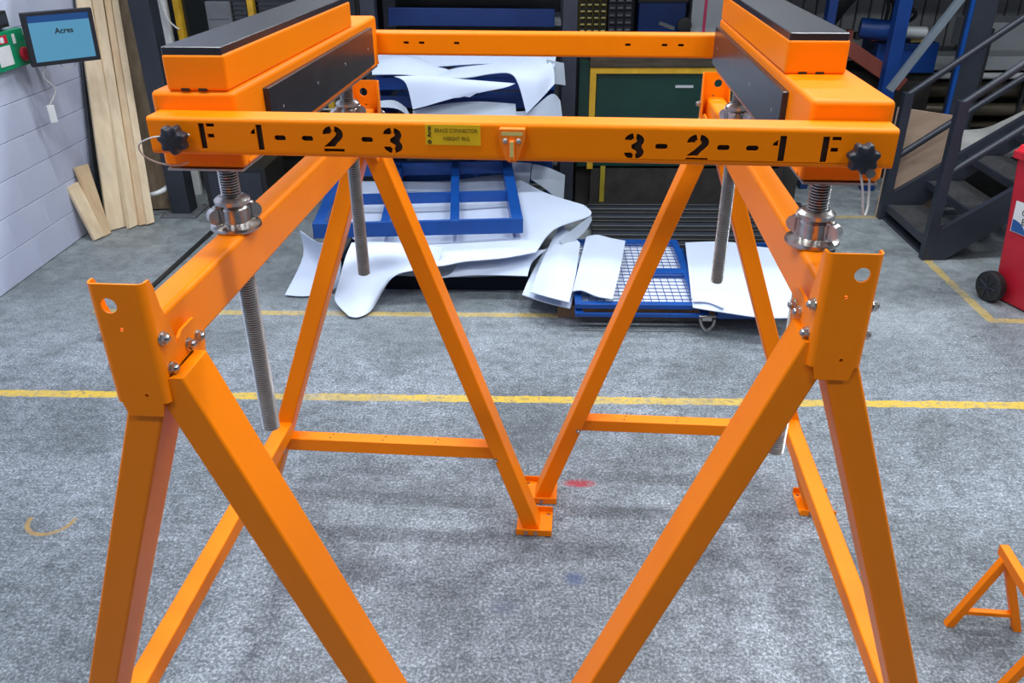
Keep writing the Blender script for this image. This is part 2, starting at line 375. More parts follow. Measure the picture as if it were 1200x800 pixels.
# ================================================================= TRESTLES
ZT, BH, BW, TL = 1.689, .105, .0611, 1.668
def trestle(loc, psi, ar, le, tn, side, label):
    """origin under the near end channel; y runs along the beam. side=+1: rail on -x"""
    r = empty('trestle', loc, math.radians(psi)); tag(r, label, 'trestle', 'orange trestles carrying the frame')
    # top beam: rectangular tube, open far end closed by channel
    sec = lambda y: [Vector((x, y, z+ZT-BH/2)) for x, z in rrect(BW, BH, .011, 4)]
    G().loft([sec(.006), sec(TL-.006)]).build('top_beam', 'orange', r)
    thn, thf = math.radians(19.764), math.radians(19.589); wl_ = .0625
    def leg(sg, far, name='leg'):
        th = thf if far else thn; tt = -.04 if far else tn; s = wl_/math.cos(th); dp = .100
        def cs(z):
            m = ZT-.06-z; a = (le*m+ar if not far else -.004)+sg*m*math.tan(th)
            bc = (1.568+dp/2 if far else .008+dp/2)+tt*m
            return [Vector((a+x*s/wl_, bc+y, z)) for x, y in rrect(wl_, dp, .006, 3)]
        top = 1.596
        secs = [cs(.012), cs(.8), cs(top)]
        o = G().loft(secs).build(name, 'orange', r)
        return cs
    cs = {}
    for far in (0, 1):
        for sg in (-1, 1):
            cs[far, sg] = leg(sg, far)
    # feet: U plates with upturned lips, holes and bolts
    for (far, sg), f in cs.items():
        c0 = sum((v for v in f(0.0)), Vector())/len(f(0.0))
        cx, cy = c0.x, c0.y
        foot = bpy.data.objects.new('foot_plate', foot_mesh()); C.objects.link(foot); foot.parent = r; foot.location = (cx+.008*sg, cy, 0)
        for hx in (-.02, .02):
            o = bpy.data.objects.new('foot_bolt', foot_bolt_mesh()); C.objects.link(o); o.parent = foot; o.location = (hx-.012, -.076, .017)
    # end channels
    for far in (0, 1):
        mir = Matrix.Diagonal((1, -1, 1, 1)) if far else Matrix.Identity(4)
        off = Matrix.Translation((-.004 if far else ar*.0, TL if far else 0, 0))
        hs = -side if not far else -side*.6
        z0, z1 = 1.552, 1.772
        hole = circle(.016*hs, 1.734, .0135); h2 = circle(-.004, 1.692, .0035, 10); h3 = circle(.01, 1.567, .0035, 10)
        out = [(-.036, z0), (-.030, z0-.026), (.030, z0-.026), (.036, z0), (.036, z1), (-.036, z1)]
        me = plate_mesh(out, [hole, h2, h3], .004); me.transform(off @ mir)
        web = link('end_channel', me, 'orange', r, 30)
        b = G()
        for s in (-1, 1):
            prof = []
            for k in range(6):   # bend of the sheet
                a = math.radians(90*k/5); prof.append((s*(.036+.012*math.sin(a)), .012-.014*math.cos(a)+.0))
            yo = [p for p in prof]
            def edge(zz, dep): return [Vector((x, y, zz)) for x, y in yo]+[Vector((s*.048, dep, zz))]+[Vector((s*.044, dep, zz))]+[Vector((x-s*.004*min(1, (k/5)+.0), y+.004*(1-k/5), zz)) for k, (x, y) in list(enumerate(yo))[::-1]]
            levels = [(z0, .03), (z0+.012, .05), (z0+.03, .062), (z0+.07, .066), (z0+.12, .055), (z1-.055, .036), (z1-.015, .028), (z1, .02)]
            b.loft([edge(zz, d) for zz, d in levels])
        b.xf(off @ mir); b.build('channel_flange', 'orange', web)
        # bolts through the flanges
        for (by, bz) in ((.018, 1.668), (.026, 1.607)):
            for s in (-1, 1):
                o = bpy.data.objects.new('channel_bolt', bolt_mesh()); C.objects.link(o); o.parent = web
                o.matrix_local = off @ Matrix.Translation((s*.048, (-by if far else by)+0, bz)) @ Matrix.Rotation(s*PI/2, 4, 'Y')
        # leg brackets bolted under the beam side
        for s in (-1, 1):
            poly = [(.06, 1.53), (.062, 1.622), (.072, 1.640), (.088, 1.648), (.135, 1.648), (.160, 1.630), (.165, 1.600), (.15, 1.56), (.12, 1.53)]
            pm = plate_mesh(poly, [], .006); pm.transform(Matrix.Translation((s*(BW/2+.0135), 0, 0)) @ Matrix.Rotation(PI/2, 4, 'Z'))
            if far: pm.transform(Matrix.Translation((0, TL, 0)) @ Matrix.Diagonal((1, -1, 1, 1)))
            gb = link('leg_bracket', pm, 'orange', r, 30)
            for (by, bz) in ((.098, 1.614), (.135, 1.611)):
                o = bpy.data.objects.new('bracket_bolt', bolt_mesh()); C.objects.link(o); o.parent = gb
                o.matrix_local = Matrix.Translation((s*(BW/2+.0165), TL-by if far else by, bz)) @ Matrix.Rotation(s*PI/2, 4, 'Y')
    # cross bars between the legs of each A-frame
    for far in (0, 1):
        za = .385; m = ZT-.06-za
        L_ = cs[far, -1](za); R_ = cs[far, 1](za)
        xl = max(v.x for v in L_)-.004; xr = min(v.x for v in R_)+.004; yc = sum(v.y for v in L_)/len(L_)-(.0 if far else 0)
        z0, z1 = (.33, .388) if side > 0 else (.345, .398)
        b = G().box(xl-.012, xr+.012, yc-.03, yc+.03, z0, z1, .006)
        bar = b.build('cross_bar', 'orange', r)
        n = G()
        for q in (-.58, -.06, .46):
            for dy in (-.012, .012):
                n.cyl(((xl+xr)/2+q*(xr-xl)/2+dy*.3, yc+dy, z1-.001), ((xl+xr)/2+q*(xr-xl)/2+dy*.3, yc+dy, z1+.0006), .0035, 8)
        n.build('pin_hole', 'hole', bar)
        for s in (-1, 1):
            o = bpy.data.objects.new('bar_bolt', bolt_mesh()); C.objects.link(o); o.parent = bar
            xx = (xl if s < 0 else xr); fy = min(v.y for v in L_)
            o.matrix_local = Matrix.Translation((xx+s*.018, fy-.0005, z0+.012)) @ Matrix.Rotation(PI/2, 4, 'X') @ Matrix.Scale(.8, 4)
    # long rail on the outer side
    zr = .478 if side > 0 else .452
    Ln, Lf = cs[0, -side](zr), cs[1, -side](zr)
    ax = sum(v.x for v in Lf)/len(Lf); ay = min(v.y for v in Lf); nx = sum(v.x for v in Ln)/len(Ln); ny = max(v.y for v in Ln)
    sec = lambda x, y: [Vector((x+u, y, v+zr-.03)) for u, v in rrect(.060, .06, .007, 3)]
    G().loft([sec(nx, ny-.03), sec(ax, ay+.006)]).build('side_rail', 'orange', r)
    return r
_c = {}
def cached(k, f):
    if k not in _c: _c[k] = f()
    return _c[k]
def fin(g, m, name='part'):
    me = g.mesh(name); me.materials.append(M[m]); me.shade_smooth(); me.set_sharp_from_angle(angle=.6); return me
def foot_mesh():
    def f():
        me = plate_mesh([(x, y) for x, y in rrect(.146, .15, .006)], [circle(-.056, -.055, .008, 12), circle(.056, -.055, .008, 12), circle(-.056, .055, .008, 12), circle(.056, .055, .008, 12)], .006)
        me.transform(Matrix.Translation((0, 0, .004)) @ Matrix.Rotation(-PI/2, 4, 'X'))
        b = bmesh.new(); b.from_mesh(me); g = G(); g.bm = b
        g.box(-.073, .073, -.078, -.072, .001, .032, .002, 1); g.box(-.073, .073, .072, .078, .001, .032, .002, 1)
        return fin(g, 'orange', 'foot_plate')
    return cached('foot', f)
def foot_bolt_mesh():
    return cached('fb', lambda: fin(G().cyl((0, -.012, 0), (0, .01, 0), .005, 8).cyl((0, -.005, 0), (0, 0, 0), .009, 6), 'zinc'))
def bolt_mesh():
    """hex bolt head with washer and dome nut, axis +z"""
    def f():
        g = G(); g.cyl((0, 0, 0), (0, 0, .0025), .0118, 18); g.cyl((0, 0, .0025), (0, 0, .0095), .0098, 6)
        g.lathe([(.0072, .0095), (.0066, .012), (.004, .0145), (.001, .0155)], n=14)
        return fin(g, 'zinc', 'bolt')
    return cached('bolt', f)
LOC_L, PSI_L = (-.6689, 1.1646, 0), -2.9243
LOC_R, PSI_R = (.5349, 1.3117, 0), -2.6644
trestle(LOC_L, PSI_L, .030, -.0171, .0386, 1, 'orange steel A-frame trestle on the left side of the frame')
trestle(LOC_R, PSI_R, -.0120, -.0079, .0186, -1, 'orange steel A-frame trestle on the right side, by the stairs')

# ================================================================= LOAD BEAMS on jack screws
def load_beam(loc, psi, x0, x1, y0, y1, ux0, ux1, uy0, uy1, inner, padr, jacks, label, la=-.75):
    r = empty('jacking_beam', loc, math.radians(psi)); tag(r, label, 'jacking beam', 'orange jacking beams on screws')
    low = G().box(x0, x1, y0, y1, 1.852, 1.996, .010, 3).build('lower_box', 'orange', r)
    G().box(x0+.006, x1-.006, y0-.001, y1-.003, 1.8475, 1.8515).build('base_plate', 'plate', r)
    # folded lip along the inner side
    xi = x1 if inner > 0 else x0
    G().tube([(xi-inner*.004, y0+.02, 1.862), (xi-inner*.004, y1-.01, 1.862)], .006, 8).build('inner_lip', 'orange', r)
    up = G().box(ux0, ux1, uy0, uy1, 1.996, 2.060, .006, 3).build('upper_box', 'orange', r)
    sl = G()
    for q in (.3, .58):
        c = ux0+(ux1-ux0)*q; sl.box(c-.008, c+.008, uy0-.0008, uy0+.002, 1.9965, 2.001)
    sl.build('vent_slot', 'hole', up)
    G().box(ux0+.002, ux1-.004, uy0+.002, uy1-.004, 2.058, 2.073, .0015, 1).build('top_mat', 'rubber', r)
    pad = G().box(xi-.002*inner, xi+.012*inner, padr[0], padr[1], 1.872, 1.975, .0012, 1).build('side_pad', 'rubber', r)
    s = G()
    for q in (.08, .36, .64, .92):
        y = padr[0]+(padr[1]-padr[0])*q; s.lathe([(.004, .0), (.004, .0006), (.001, .0012)], (xi+.0125*inner, y, 1.925), 8, 'x')
    s.build('pad_rivet', 'plate', pad)
    for jy in jacks:
        prof = []; z = 1.178; zz = 1.85; n = int((zz-z)/.0056); prof = [(.014, z-.003), (.0175, z)]
        for k in range(n):
            prof += [(.0168, z+k*.0056), (.0206, z+k*.0056+.0014), (.0206, z+k*.0056+.0028), (.0168, z+k*.0056+.0044)]
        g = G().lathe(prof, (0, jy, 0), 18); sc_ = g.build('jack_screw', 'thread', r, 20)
        # wing nut with base flange, body, collar and two lugs
        nz = ZT
        nb = G().lathe([(.050, nz), (.053, nz+.004), (.052, nz+.010), (.040, nz+.013), (.0305, nz+.016), (.030, nz+.045), (.026, nz+.050), (.036, nz+.056), (.037, nz+.064), (.030, nz+.070), (.024, nz+.072)], (0, jy, 0), 28)
        nut = nb.build('jack_nut', 'zinc', r)
        lg = G()
        for a in (la, la+PI):
            u = Vector((math.cos(a), math.sin(a), 0)); v = Vector((-u.y, u.x, 0)); c = Vector((0, jy, nz+.031))+u*.034
            lg.bar(c-Vector((0, 0, .020)), c+Vector((0, 0, .024)), .020, .020, .007, up=tuple(v), seg=3)
            lg.cyl(c+u*.006-v*.010+Vector((0, 0, .002)), c+u*.006+v*.010+Vector((0, 0, .002)), .0165, 20)
        lg.build('nut_lug', 'zinc', nut)
    return r
load_beam(LOC_L, PSI_L, -.068, .092, .36, 1.49, -.034, .083, .362, 1.245, 1, (.502, 1.384), (.4803, 1.4129),
          'left orange jacking beam with black mat on top, raised on two screws', 3.85)
load_beam(LOC_R, PSI_R, -.076, .066, .14, 1.25, -.076, .042, .375, 1.23, -1, (.312, 1.235), (.2643, 1.2225),
          'right orange jacking beam with black mat on top, raised on two screws')

# ================================================================= BRACES
def arc_poly(cx, cy, ro, ri, a0, a1, n=8, sy=1.):
    o = [(cx+ro*math.cos(math.radians(a0+(a1-a0)*k/n)), cy+sy*ro*math.sin(math.radians(a0+(a1-a0)*k/n))) for k in range(n+1)]
    i = [(cx+ri*math.cos(math.radians(a1+(a0-a1)*k/n)), cy+sy*ri*math.sin(math.radians(a1+(a0-a1)*k/n))) for k in range(n+1)]
    return o+i
def glyph(ch):
    """stencil glyph polygons in a box x[-.3,.3] z[-.5,.5]"""
    R = lambda x0, x1, y0, y1: [(x0, y0), (x1, y0), (x1, y1), (x0, y1)]
    if ch == 'F': return [R(-.29, -.05, -.5, .5), R(.03, .36, .36, .5), R(.03, .30, -.06, .10)]
    if ch == '1': return [R(-.05, .19, -.5, .5), [(-.10, .36), (-.28, .22), (-.28, .12), (-.10, .12)]]
    k = 1.30
    if ch == '2':
        left = arc_poly(0, .19, .31, .085, 102, 184)
        o = [(.31*math.cos(math.radians(a)), .19+.31*math.sin(math.radians(a))) for a in (78, 55, 30, 5, -20, -40)]
        i = [(.095*math.cos(math.radians(a)), .19+.095*math.sin(math.radians(a))) for a in (-35, -5, 30, 64)]
        P = [left, o+[(.10, -.17), (.02, -.31), (-.31, -.31), (-.10, -.09)]+i, R(-.31, .31, -.5, -.375)]
    if ch == '3':
        ul = arc_poly(0, .22, .28, .07, 101, 178); ll = arc_poly(0, -.22, .28, .07, 182, 259)
        o = [(.275*math.cos(math.radians(a)), .22+.275*math.sin(math.radians(a))) for a in (78, 50, 25, 0, -25, -40)]
        o += [(.285*math.cos(math.radians(a)), -.22+.275*math.sin(math.radians(a))) for a in (40, 20, 0, -25, -50, -78)]
        i = [(.07*math.cos(math.radians(a)), -.22+.07*math.sin(math.radians(a))) for a in (-62, -30, 0, 40, 70)]
        i += [(-.08, -.075), (-.08, .065)]
        i += [(.07*math.cos(math.radians(a)), .22+.07*math.sin(math.radians(a))) for a in (-60, -30, 0, 35, 62)]
        P = [ul, ll, o+i]
    return [[(x*k, z) for x, z in p] for p in P]
def place(polys, cx, cz, h): return [[(cx+x*h, cz+z*h) for x, z in p] for p in polys]
def slot(cx, cz, w=.021, h=.0095):
    return [(cx+x, cz+z) for x, z in rrect(w, h, h/2-.0002, 4)]
def brace(name, loc, psi, length, z, holes, label):
    r = empty(name, (*loc, z), math.radians(psi)); tag(r, label, 'brace', 'orange cross braces')
    H2 = .0335; ro = .007; t = .004; D = .062
    prof = []
    outer = [(y+D/2, zz) for y, zz in rrect(D, H2*2, ro, 4)]
    # C-section whose open mouth is closed by the pierced front plate
    C_ = [(0.0, .0238)]
    C_ += [(ro-ro*math.cos(math.radians(a)), H2-ro+ro*math.sin(math.radians(a))) for a in (0, 22, 45, 67, 90)]
    C_ += [(D-ro+ro*math.sin(math.radians(a)), H2-ro+ro*math.cos(math.radians(a))) for a in (0, 45, 90)]
    C_ += [(D-ro+ro*math.cos(math.radians(a)), -H2+ro-ro*math.sin(math.radians(a))) for a in (0, 45, 90)]
    C_ += [(ro-ro*math.sin(math.radians(a)), -H2+ro-ro*math.cos(math.radians(a))) for a in (0, 22, 45, 67, 90)]
    C_ += [(0.0, -.0238), (t, -.0238), (t, -H2+ro), (ro, -H2+t), (D-t, -H2+t), (D-t, H2-t), (ro, H2-t), (t, H2-ro), (t, .0238)]
    G().loft([[Vector((0, y, zz)) for y, zz in C_], [Vector((length, y, zz)) for y, zz in C_]]).build('tube', 'orange', r, 30)
    G().box(0, .003, .004, D-.004, -H2+.004, H2-.004).box(length-.003, length, .004, D-.004, -H2+.004, H2-.004).build('end_cap', 'orange', r)
    me = plate_mesh([(0, -.0239), (length, -.0239), (length, .0239), (0, .0239)], holes, t); me.transform(Matrix.Translation((0, t/2, 0)))
    link('pierced_face', me, 'orange', r, 20)
    G().box(.006, length-.006, .0068, D-.006, -H2+.007, H2-.007).build('hollow_shade_core', 'hole', r, 0)  # dark block put in as the shade of the hollow brace
    return r
h = []
GH = .046
h += place(glyph('F'), .108, .0006, GH)+place(glyph('1'), .203, 0, GH)
h += [slot(.243, 0), slot(.293, 0), slot(.401, .0)]
h += place(glyph('2'), .340, .0, GH)+place(glyph('3'), .447, -.001, GH)
h += place(glyph('3'), .868, -.003, GH)+place(glyph('2'), .975, -.003, GH)
h += [slot(.914, -.002), slot(1.018, -.002), slot(1.066, -.002)]
h += place(glyph('1'), 1.112, -.003, GH)+place(glyph('F'), 1.193, -.003, GH)
fb = brace('brace_connector', (-.705, 1.465), -3.7496, 1.2998, 1.9300, h, 'front orange brace tube with stencilled numbers and black star knobs')
# local frame of the face: x along, -y towards the camera
def knob(x, z, parent):
    k = empty('star_knob', (x, 0, z)); k.parent = parent
    secs = []
    for yy, sc_ in ((-.004, .8), (-.010, .95), (-.024, 1), (-.031, .92), (-.034, .7)):
        secs.append([Vector((sc_*(.0235+.0028*math.cos(7*a))*math.cos(a), yy, sc_*(.0235+.0028*math.cos(7*a))*math.sin(a))) for a in [2*PI*j/56 for j in range(56)]])
    return secs
for i, (x, z) in enumerate(((.055, -.001), (1.243, -.009))):
    secs = []
    for yy, s_ in ((-.001, .55), (-.008, .60), (-.011, .95), (-.014, 1), (-.027, 1), (-.032, .93), (-.034, .78), (-.035, .3)):
        secs.append([Vector((x+s_*(.0238+.0030*math.cos(7*a))*math.cos(a+.3), yy, z+s_*(.0238+.0030*math.cos(7*a))*math.sin(a+.3))) for a in [2*PI*j/56 for j in range(56)]])
    G().loft(secs).build('star_knob', 'knob', fb, 40)
# sticker
st = G().box(.506, .603, -.0010, .0006, -.0065, .0290).build('weight_sticker', 'label_yellow', fb, 0)
text_obj('sticker_text', 'BRACE CONNECTOR', .0098, 'ink_brown', st, Matrix.Translation((.560, -.0012, .0185)) @ FACE_Y, sx=.80)
text_obj('sticker_text', 'WEIGHT 9KG', .0098, 'ink_brown', st, Matrix.Translation((.560, -.0012, .0045)) @ FACE_Y, sx=.80)
text_obj('sticker_text', 'Acres', .0100, 'ink', st, Matrix.Translation((.5130, -.0012, .0165)) @ FACE_Y @ Matrix.Rotation(PI/2, 4, 'Z'), sx=.8, bold=.0002)
lg = plate_mesh(circle(.513, -.0015, .0036, 18), [circle(.5142, -.0006, .0011, 8), circle(.5118, -.0024, .0011, 8)], .0004); lg.transform(Matrix.Translation((0, -.0012, 0))); link('sticker_emblem', lg, 'ink', st, 0)
# small folded bracket in the middle
bk = plate_mesh([(.636, .026), (.682, .026), (.682, .012), (.669, -.027), (.664, -.031), (.654, -.031), (.649, -.027), (.636, .012)], [circle(.6475, .0065, .0022, 10), circle(.6705, .0065, .0022, 10)], .0022)
bk.transform(Matrix.Translation((0, -.0135, 0))); hb = link('centre_bracket', bk, 'orange_dull', fb, 30)
G().box(.637, .681, -.014, 0, .024, .027, .001, 1).box(.6545, .6635, -.0205, -.0140, -.027, .008, .0015, 1).box(.650, .6525, -.013, 0, -.026, .02).box(.6655, .668, -.013, 0, -.026, .02).build('bracket_rib', 'orange_dull', hb)
for x in (.6475, .6705):
    G().lathe([(.0045, .0145), (.0045, .0165), (.0015, .0185)], (x, 0, .0065), 12, 'y').lathe([(.002, .0186), (.0018, .019)], (x, 0, .0065), 8, 'y').build('rivet', 'plate', hb)
G().box(.656, .662, -.0212, -.0204, -.020, .006).box(.641, .677, -.0152, -.0146, .0155, .0215).build('gauge_scale', 'brass', hb, 0)
# wire lanyards
G().tube([(.082, -.012, .006), (.06, -.03, .008), (.02, -.03, .004), (-.012, -.02, -.012), (-.02, .0, -.036), (-.006, .02, -.056), (.02, .04, -.066), (.038, .05, -.062)], .0016, 6, smooth=6).build('wire_lanyard', 'cord', fb)
G().tube([(1.243, -.016, -.030), (1.253, -.016, -.062), (1.262, -.012, -.10), (1.268, -.008, -.112), (1.273, .0, -.10), (1.272, .008, -.070), (1.270, .012, -.052)], .0019, 6, smooth=6).build('wire_lanyard', 'cord', fb)
g = G()
for k in range(24):
    a = 2*PI*k/24
G().lathe([(.0035, -.004), (.008, -.004), (.008, .004), (.0035, .004)], (1.270, .012, -.044), 16, 'y').build('lanyard_ring', 'zinc', fb)
rear = [slot(x, .004, .0175, .0075) for x in (.258, .306, .414, .931, 1.039, 1.087)]
brace('brace_connector', (-.67, 2.66), -4.085, 1.3334, 1.9145, rear, 'rear orange brace tube with small slots, facing the blue racks')

# ================================================================= SMALL TRESTLES bottom right
def small_trestle(loc, rz, label, L):
    r = empty('small_trestle', loc, rz); tag(r, label, 'trestle stand', None)
    s = 1; H = .345; hw = .115; t = .028
    G().box(-t*.55, t*.55, -.02*s, L+.04*s, H-.036*s, H+.004, .004).build('top_beam', 'orange', r)
    for y in (0, L):
        for sg in (-1, 1):
            sec = lambda z: [Vector((sg*hw*(1-z/(H-.02*s))+x, y+v, z)) for x, v in rrect(t*1.05, t, .003, 2)]
            G().loft([sec(0), sec(H-.03*s)]).build('leg', 'orange', r)
        G().box(-hw*.72, hw*.72, y-t*.4, y+t*.4, .06*s, .078*s, .002, 1).build('cross_bar', 'orange', r)
        G().cyl((0, y-.5*t if y == 0 else y+.5*t, H-.04*s), (0, y-.8*t if y == 0 else y+.8*t, H-.04*s), .005, 8).build('bolt', 'zinc', r)
    return r
_n = Vector((1.575,1.840,0.330)); _f = Vector((1.598,2.173,0.330))
small_trestle((_n.x, _n.y, 0), math.atan2(-(_f.x-_n.x), _f.y-_n.y), 'small orange trestle stand on the concrete at the bottom right', (_f-_n).xy.length)
# ================================================================= LEFT SIDE
def slab4(q, th, name, m, parent=None, ext=1.0, bev=.003, flip=1):
    """board from the four corners of one face (bl, br, tr, tl), thickened behind it"""
    bl, br, tr, tl = map(Vector, q)
    tl = bl+(tl-bl)*ext; tr = br+(tr-br)*ext
    n = (br-bl).cross(tl-bl).normalized()*th*flip
    bm = bmesh.new(); A = [bm.verts.new(p) for p in (bl, br, tr, tl)]; B = [bm.verts.new(p-n) for p in (bl, br, tr, tl)]
    bm.faces.new(A); bm.faces.new(B[::-1])
    for i in range(4): bm.faces.new((A[i], B[i], B[(i+1) % 4], A[(i+1) % 4]))
    bmesh.ops.recalc_face_normals(bm, faces=bm.faces[:])
    if bev: bmesh.ops.bevel(bm, geom=bm.edges[:], offset=bev, segments=1, affect='EDGES')
    lo = min(v.co.z for v in bm.verts)
    if lo < .001:
        for v in bm.verts: v.co.z += .001-lo
    me = bpy.data.meshes.new(name); bm.to_mesh(me); bm.free()
    return link(name, me, m, parent, 30)
def thing(o, label, cat, group=None): return tag(o, label, cat, group)
PG = 'timber boards leaning in the corner'
thing(slab4([(-3.415,6.064,0.000), (-3.303,6.182,0.000), (-3.431,6.660,1.650), (-3.512,6.600,1.656)], .035, 'timber_board', 'wood_pale', ext=1.3), 'widest pale pine board leaning next to the grey block wall', 'board', PG)
thing(slab4([(-3.264,6.124,0.000), (-3.237,6.223,0.000), (-3.369,6.720,1.644), (-3.445,6.700,1.646)], .04, 'timber_board', 'wood_pale', ext=1.3), 'narrow pale pine board, second from the block wall', 'board', PG)
thing(slab4([(-3.213,6.184,0.000), (-3.175,6.224,0.000), (-3.319,6.740,1.642), (-3.372,6.740,1.642)], .04, 'timber_board', 'wood', ext=1.3), 'thin pine board standing between two wider boards', 'board', PG)
thing(slab4([(-3.159,6.204,0.000), (-3.122,6.265,0.000), (-3.278,6.780,1.638), (-3.322,6.760,1.640)], .05, 'timber_board', 'wood_pale', ext=1.3), 'pale pine board at the right end of the front row', 'board', PG)
thing(slab4([(-3.282,6.576,0.000), (-3.116,6.600,0.000), (-3.308,7.000,1.616), (-3.391,7.000,1.616)], .05, 'timber_board', 'wood_old', ext=1.25), 'dark weathered board behind the pale boards, beside the steel column', 'board', PG)
thing(slab4([(-3.202,6.778,0.000), (-3.159,6.802,0.000), (-3.283,7.050,1.611), (-3.331,7.050,1.611)], .03, 'timber_board', 'wood', ext=1.25), 'slim pine strip squeezed against the dark steel column', 'board', PG)
thing(slab4([(-3.419,5.860,0.000), (-3.385,5.971,0.000), (-3.530,6.027,0.415), (-3.555,5.914,0.403)], .03, 'timber_offcut', 'wood_pale'), 'short pale offcut leaning on the wall, left one of two', 'board', 'short timber offcuts')
thing(slab4([(-3.383,5.952,0.000), (-3.370,6.027,0.000), (-3.490,6.159,0.516), (-3.530,6.043,0.523)], .03, 'timber_offcut', 'wood'), 'short yellowish offcut leaning on the wall, right one of two', 'board', 'short timber offcuts')
thing(slab4([(-3.502,6.101,0.000), (-3.474,6.219,0.000), (-3.532,6.700,1.646), (-3.535,6.620,1.654)], .02, 'steel_strip', 'darksteel', ext=1.2), 'dark steel strip standing between block wall and pine boards', 'steel strip')
G().tube([(-3.218,6.420,0.186), (-3.129,6.420,0.208), (-3.088,6.500,0.219), (-3.089,6.600,0.239)], [.016, .018, .02, .012], 8, smooth=4).build('tie', 'white')
thing(bpy.data.objects['tie'], 'white cloth tie wrapped round the weathered board', 'tie'); bpy.data.objects['tie'].name = 'cloth_tie'
r = thing(empty('steel_column', (-2.985, 6.55, 0)), 'dark grey steel column on a base plate beside the timber', 'column')
G().box(-.08, .08, -.08, .08, .014, 2.755, .006).build('column_shaft', 'darksteel', r)
G().box(-.15, .15, -.16, .16, .001, .014, .002, 1).build('base_plate', 'grey', r)
for sx in (-1, 1):
    for sy in (-1, 1): G().cyl((sx*.12, sy*.13, .014), (sx*.12, sy*.13, .03), .012, 6).build('anchor_bolt', 'zinc', r)
r = thing(empty('cable_trunking', (-3.05, 7.0, 0)), 'pale vertical trunking behind the dark steel column', 'trunking')
G().box(-.06, .035, 0, .06, .001, 2.74, .004).build('trunking_cover', 'white', r)
G().tube([(-.0, -.03, 2.6), (.01, -.04, 1.75), (.05, -.05, 1.5), (.10, -.04, 1.42), (.13, -.03, 1.40)], .008, 8, smooth=5).build('white_cable', 'cord', r)
# guarded machine
r = thing(empty('guarded_machine', (-2.1, 7.0, 0)), 'tall dark machine behind glass with yellow guard posts, back left', 'machine')
G().box(-.88, .62, .12, 1.6, .001, 2.4, .01).build('machine_body', 'black', r)
G().box(-.80, -.28, .06, .12, .75, 2.3).build('glass_door', 'glass', r); G().box(-.18, .60, .06, .12, .75, 2.3).build('glass_door', 'glass', r)
for x in (-.83, -.23, .34): G().box(x-.026, x+.026, 0, .07, .001, 2.4, .006).build('guard_post', 'yellow', r)
for x0, x1 in ((-.79, -.27), (-.19, .30), (.38, .6)): G().box(x0, x1, .03, .09, .36, .70, .004).build('lower_panel', 'olive', r)
G().cyl((-.8, -.02, .76), (.6, -.02, .76), .008, 8).build('guard_rail', 'lightgrey', r)
G().box(-.60, -.40, .02, .06, 1.38, 1.60, .004).box(-.58, -.42, .015, .03, 1.47, 1.58).build('control_box', 'grey', r)
vs = G()
for k in range(12): vs.box(-.52, -.12+.3, .05, .062, 1.28+k*.035, 1.29+k*.035)
tag(vs.build('vent_slats', 'black', r), kind='stuff')
r = thing(empty('floor_cabinet', (-2.42, 6.28, 0)), 'low black cabinet standing in front of the yellow guard posts', 'cabinet')
G().box(-.24, .26, 0, .5, .001, .46, .01).build('cabinet_body', 'black', r); G().box(-.2, .22, -.008, 0, .04, .42, .004).build('cabinet_door', 'darksteel', r)
thing(slab4([(-2.642,4.935,0.012), (-2.602,5.019,0.012), (-2.564,6.085,0.012), (-2.605,6.084,0.012)], .011, 'floor_bar', 'black', bev=.002), 'flat black steel bar lying on the concrete by the left trestle', 'steel bar')
# wall mounted things
r = thing(empty('first_aid_station', (-3.564, 5.21, 1.33)), 'green wall station with red and white stickers, left edge', 'first aid station')
G().box(.001, .06, 0, .58, 0, .235, .006).build('back_box', 'first_green', r)
G().box(.06, .063, .02, .38, .165, .215).build('red_sticker', 'first_red', r); G().box(.0632, .064, .22, .26, .172, .205).box(.0632, .064, .30, .34, .172, .205).build('white_mark', 'white', r)
for y in (.05, .24): G().box(.06, .0635, y, y+.15, .03, .15).build('white_label', 'white', r)
G().box(.06, .0635, .44, .47, .15, .21).build('white_label', 'white', r)
G().lathe([(.035, .06), (.045, .065), (.045, .085), (.03, .095)], (0, .515, .075), 16, 'x').build('red_button', 'first_red', r)
r = thing(empty('wall_unit', (-3.564, 5.52, 1.585)), 'small black unit above the green wall station', 'wall unit')
G().box(.001, .05, 0, .16, 0, .10, .004).build('unit_case', 'black', r); G().box(.05, .053, .02, .14, .02, .08).build('unit_face', 'darksteel', r)
mc = Vector((-3.236,5.780,1.501))
r = thing(empty('monitor', tuple(mc), .80), 'black monitor with a blue screen on a wall arm', 'monitor')
tilt = Matrix.Rotation(math.radians(6), 4, 'X')
mp = tag(G().box(-.225, .225, 0, .035, -.172, .172, .005).xf(tilt).build('monitor_case', 'knob', r))
sm = emit('screen_blue', (.10, .33, .52), .62); sh = emit('screen_header', (.01, .07, .25), .6)
scn = G().box(-.193, .193, -.0015, .001, -.143, .108).xf(tilt).build('screen', sm, r, 0)
G().box(-.193, .193, -.0015, .001, .108, .150).xf(tilt).build('screen_header', sh, scn, 0)
text_obj('screen_text', 'Acres', .050, 'ink', scn, tilt @ Matrix.Translation((.02, -.002, .045)) @ FACE_Y, bold=.0012)
wv = Vector((-3.560, 5.86, mc.z))-mc; wv = Matrix.Rotation(-.8, 3, 'Z') @ wv
G().tube([(0, .035, -.01), (-.03, .08, -.01), tuple(Vector((wv.x*.55+.02, wv.y*.55+.05, -.01))), tuple(Vector((wv.x, wv.y, -.01)))], .018, 8).build('wall_arm', 'knob', r)
G().tube([(-.12, .04, -.15), (-.16, .07, -.24), (-.10, .09, -.34), (-.16, .10, -.44)], .005, 6, smooth=5).tube([(-.05, .04, -.16), (-.02, .05, -.20), (.04, .05, -.20), (.06, .04, -.165)], .004, 6, smooth=5).build('power_cable', 'cord', r)
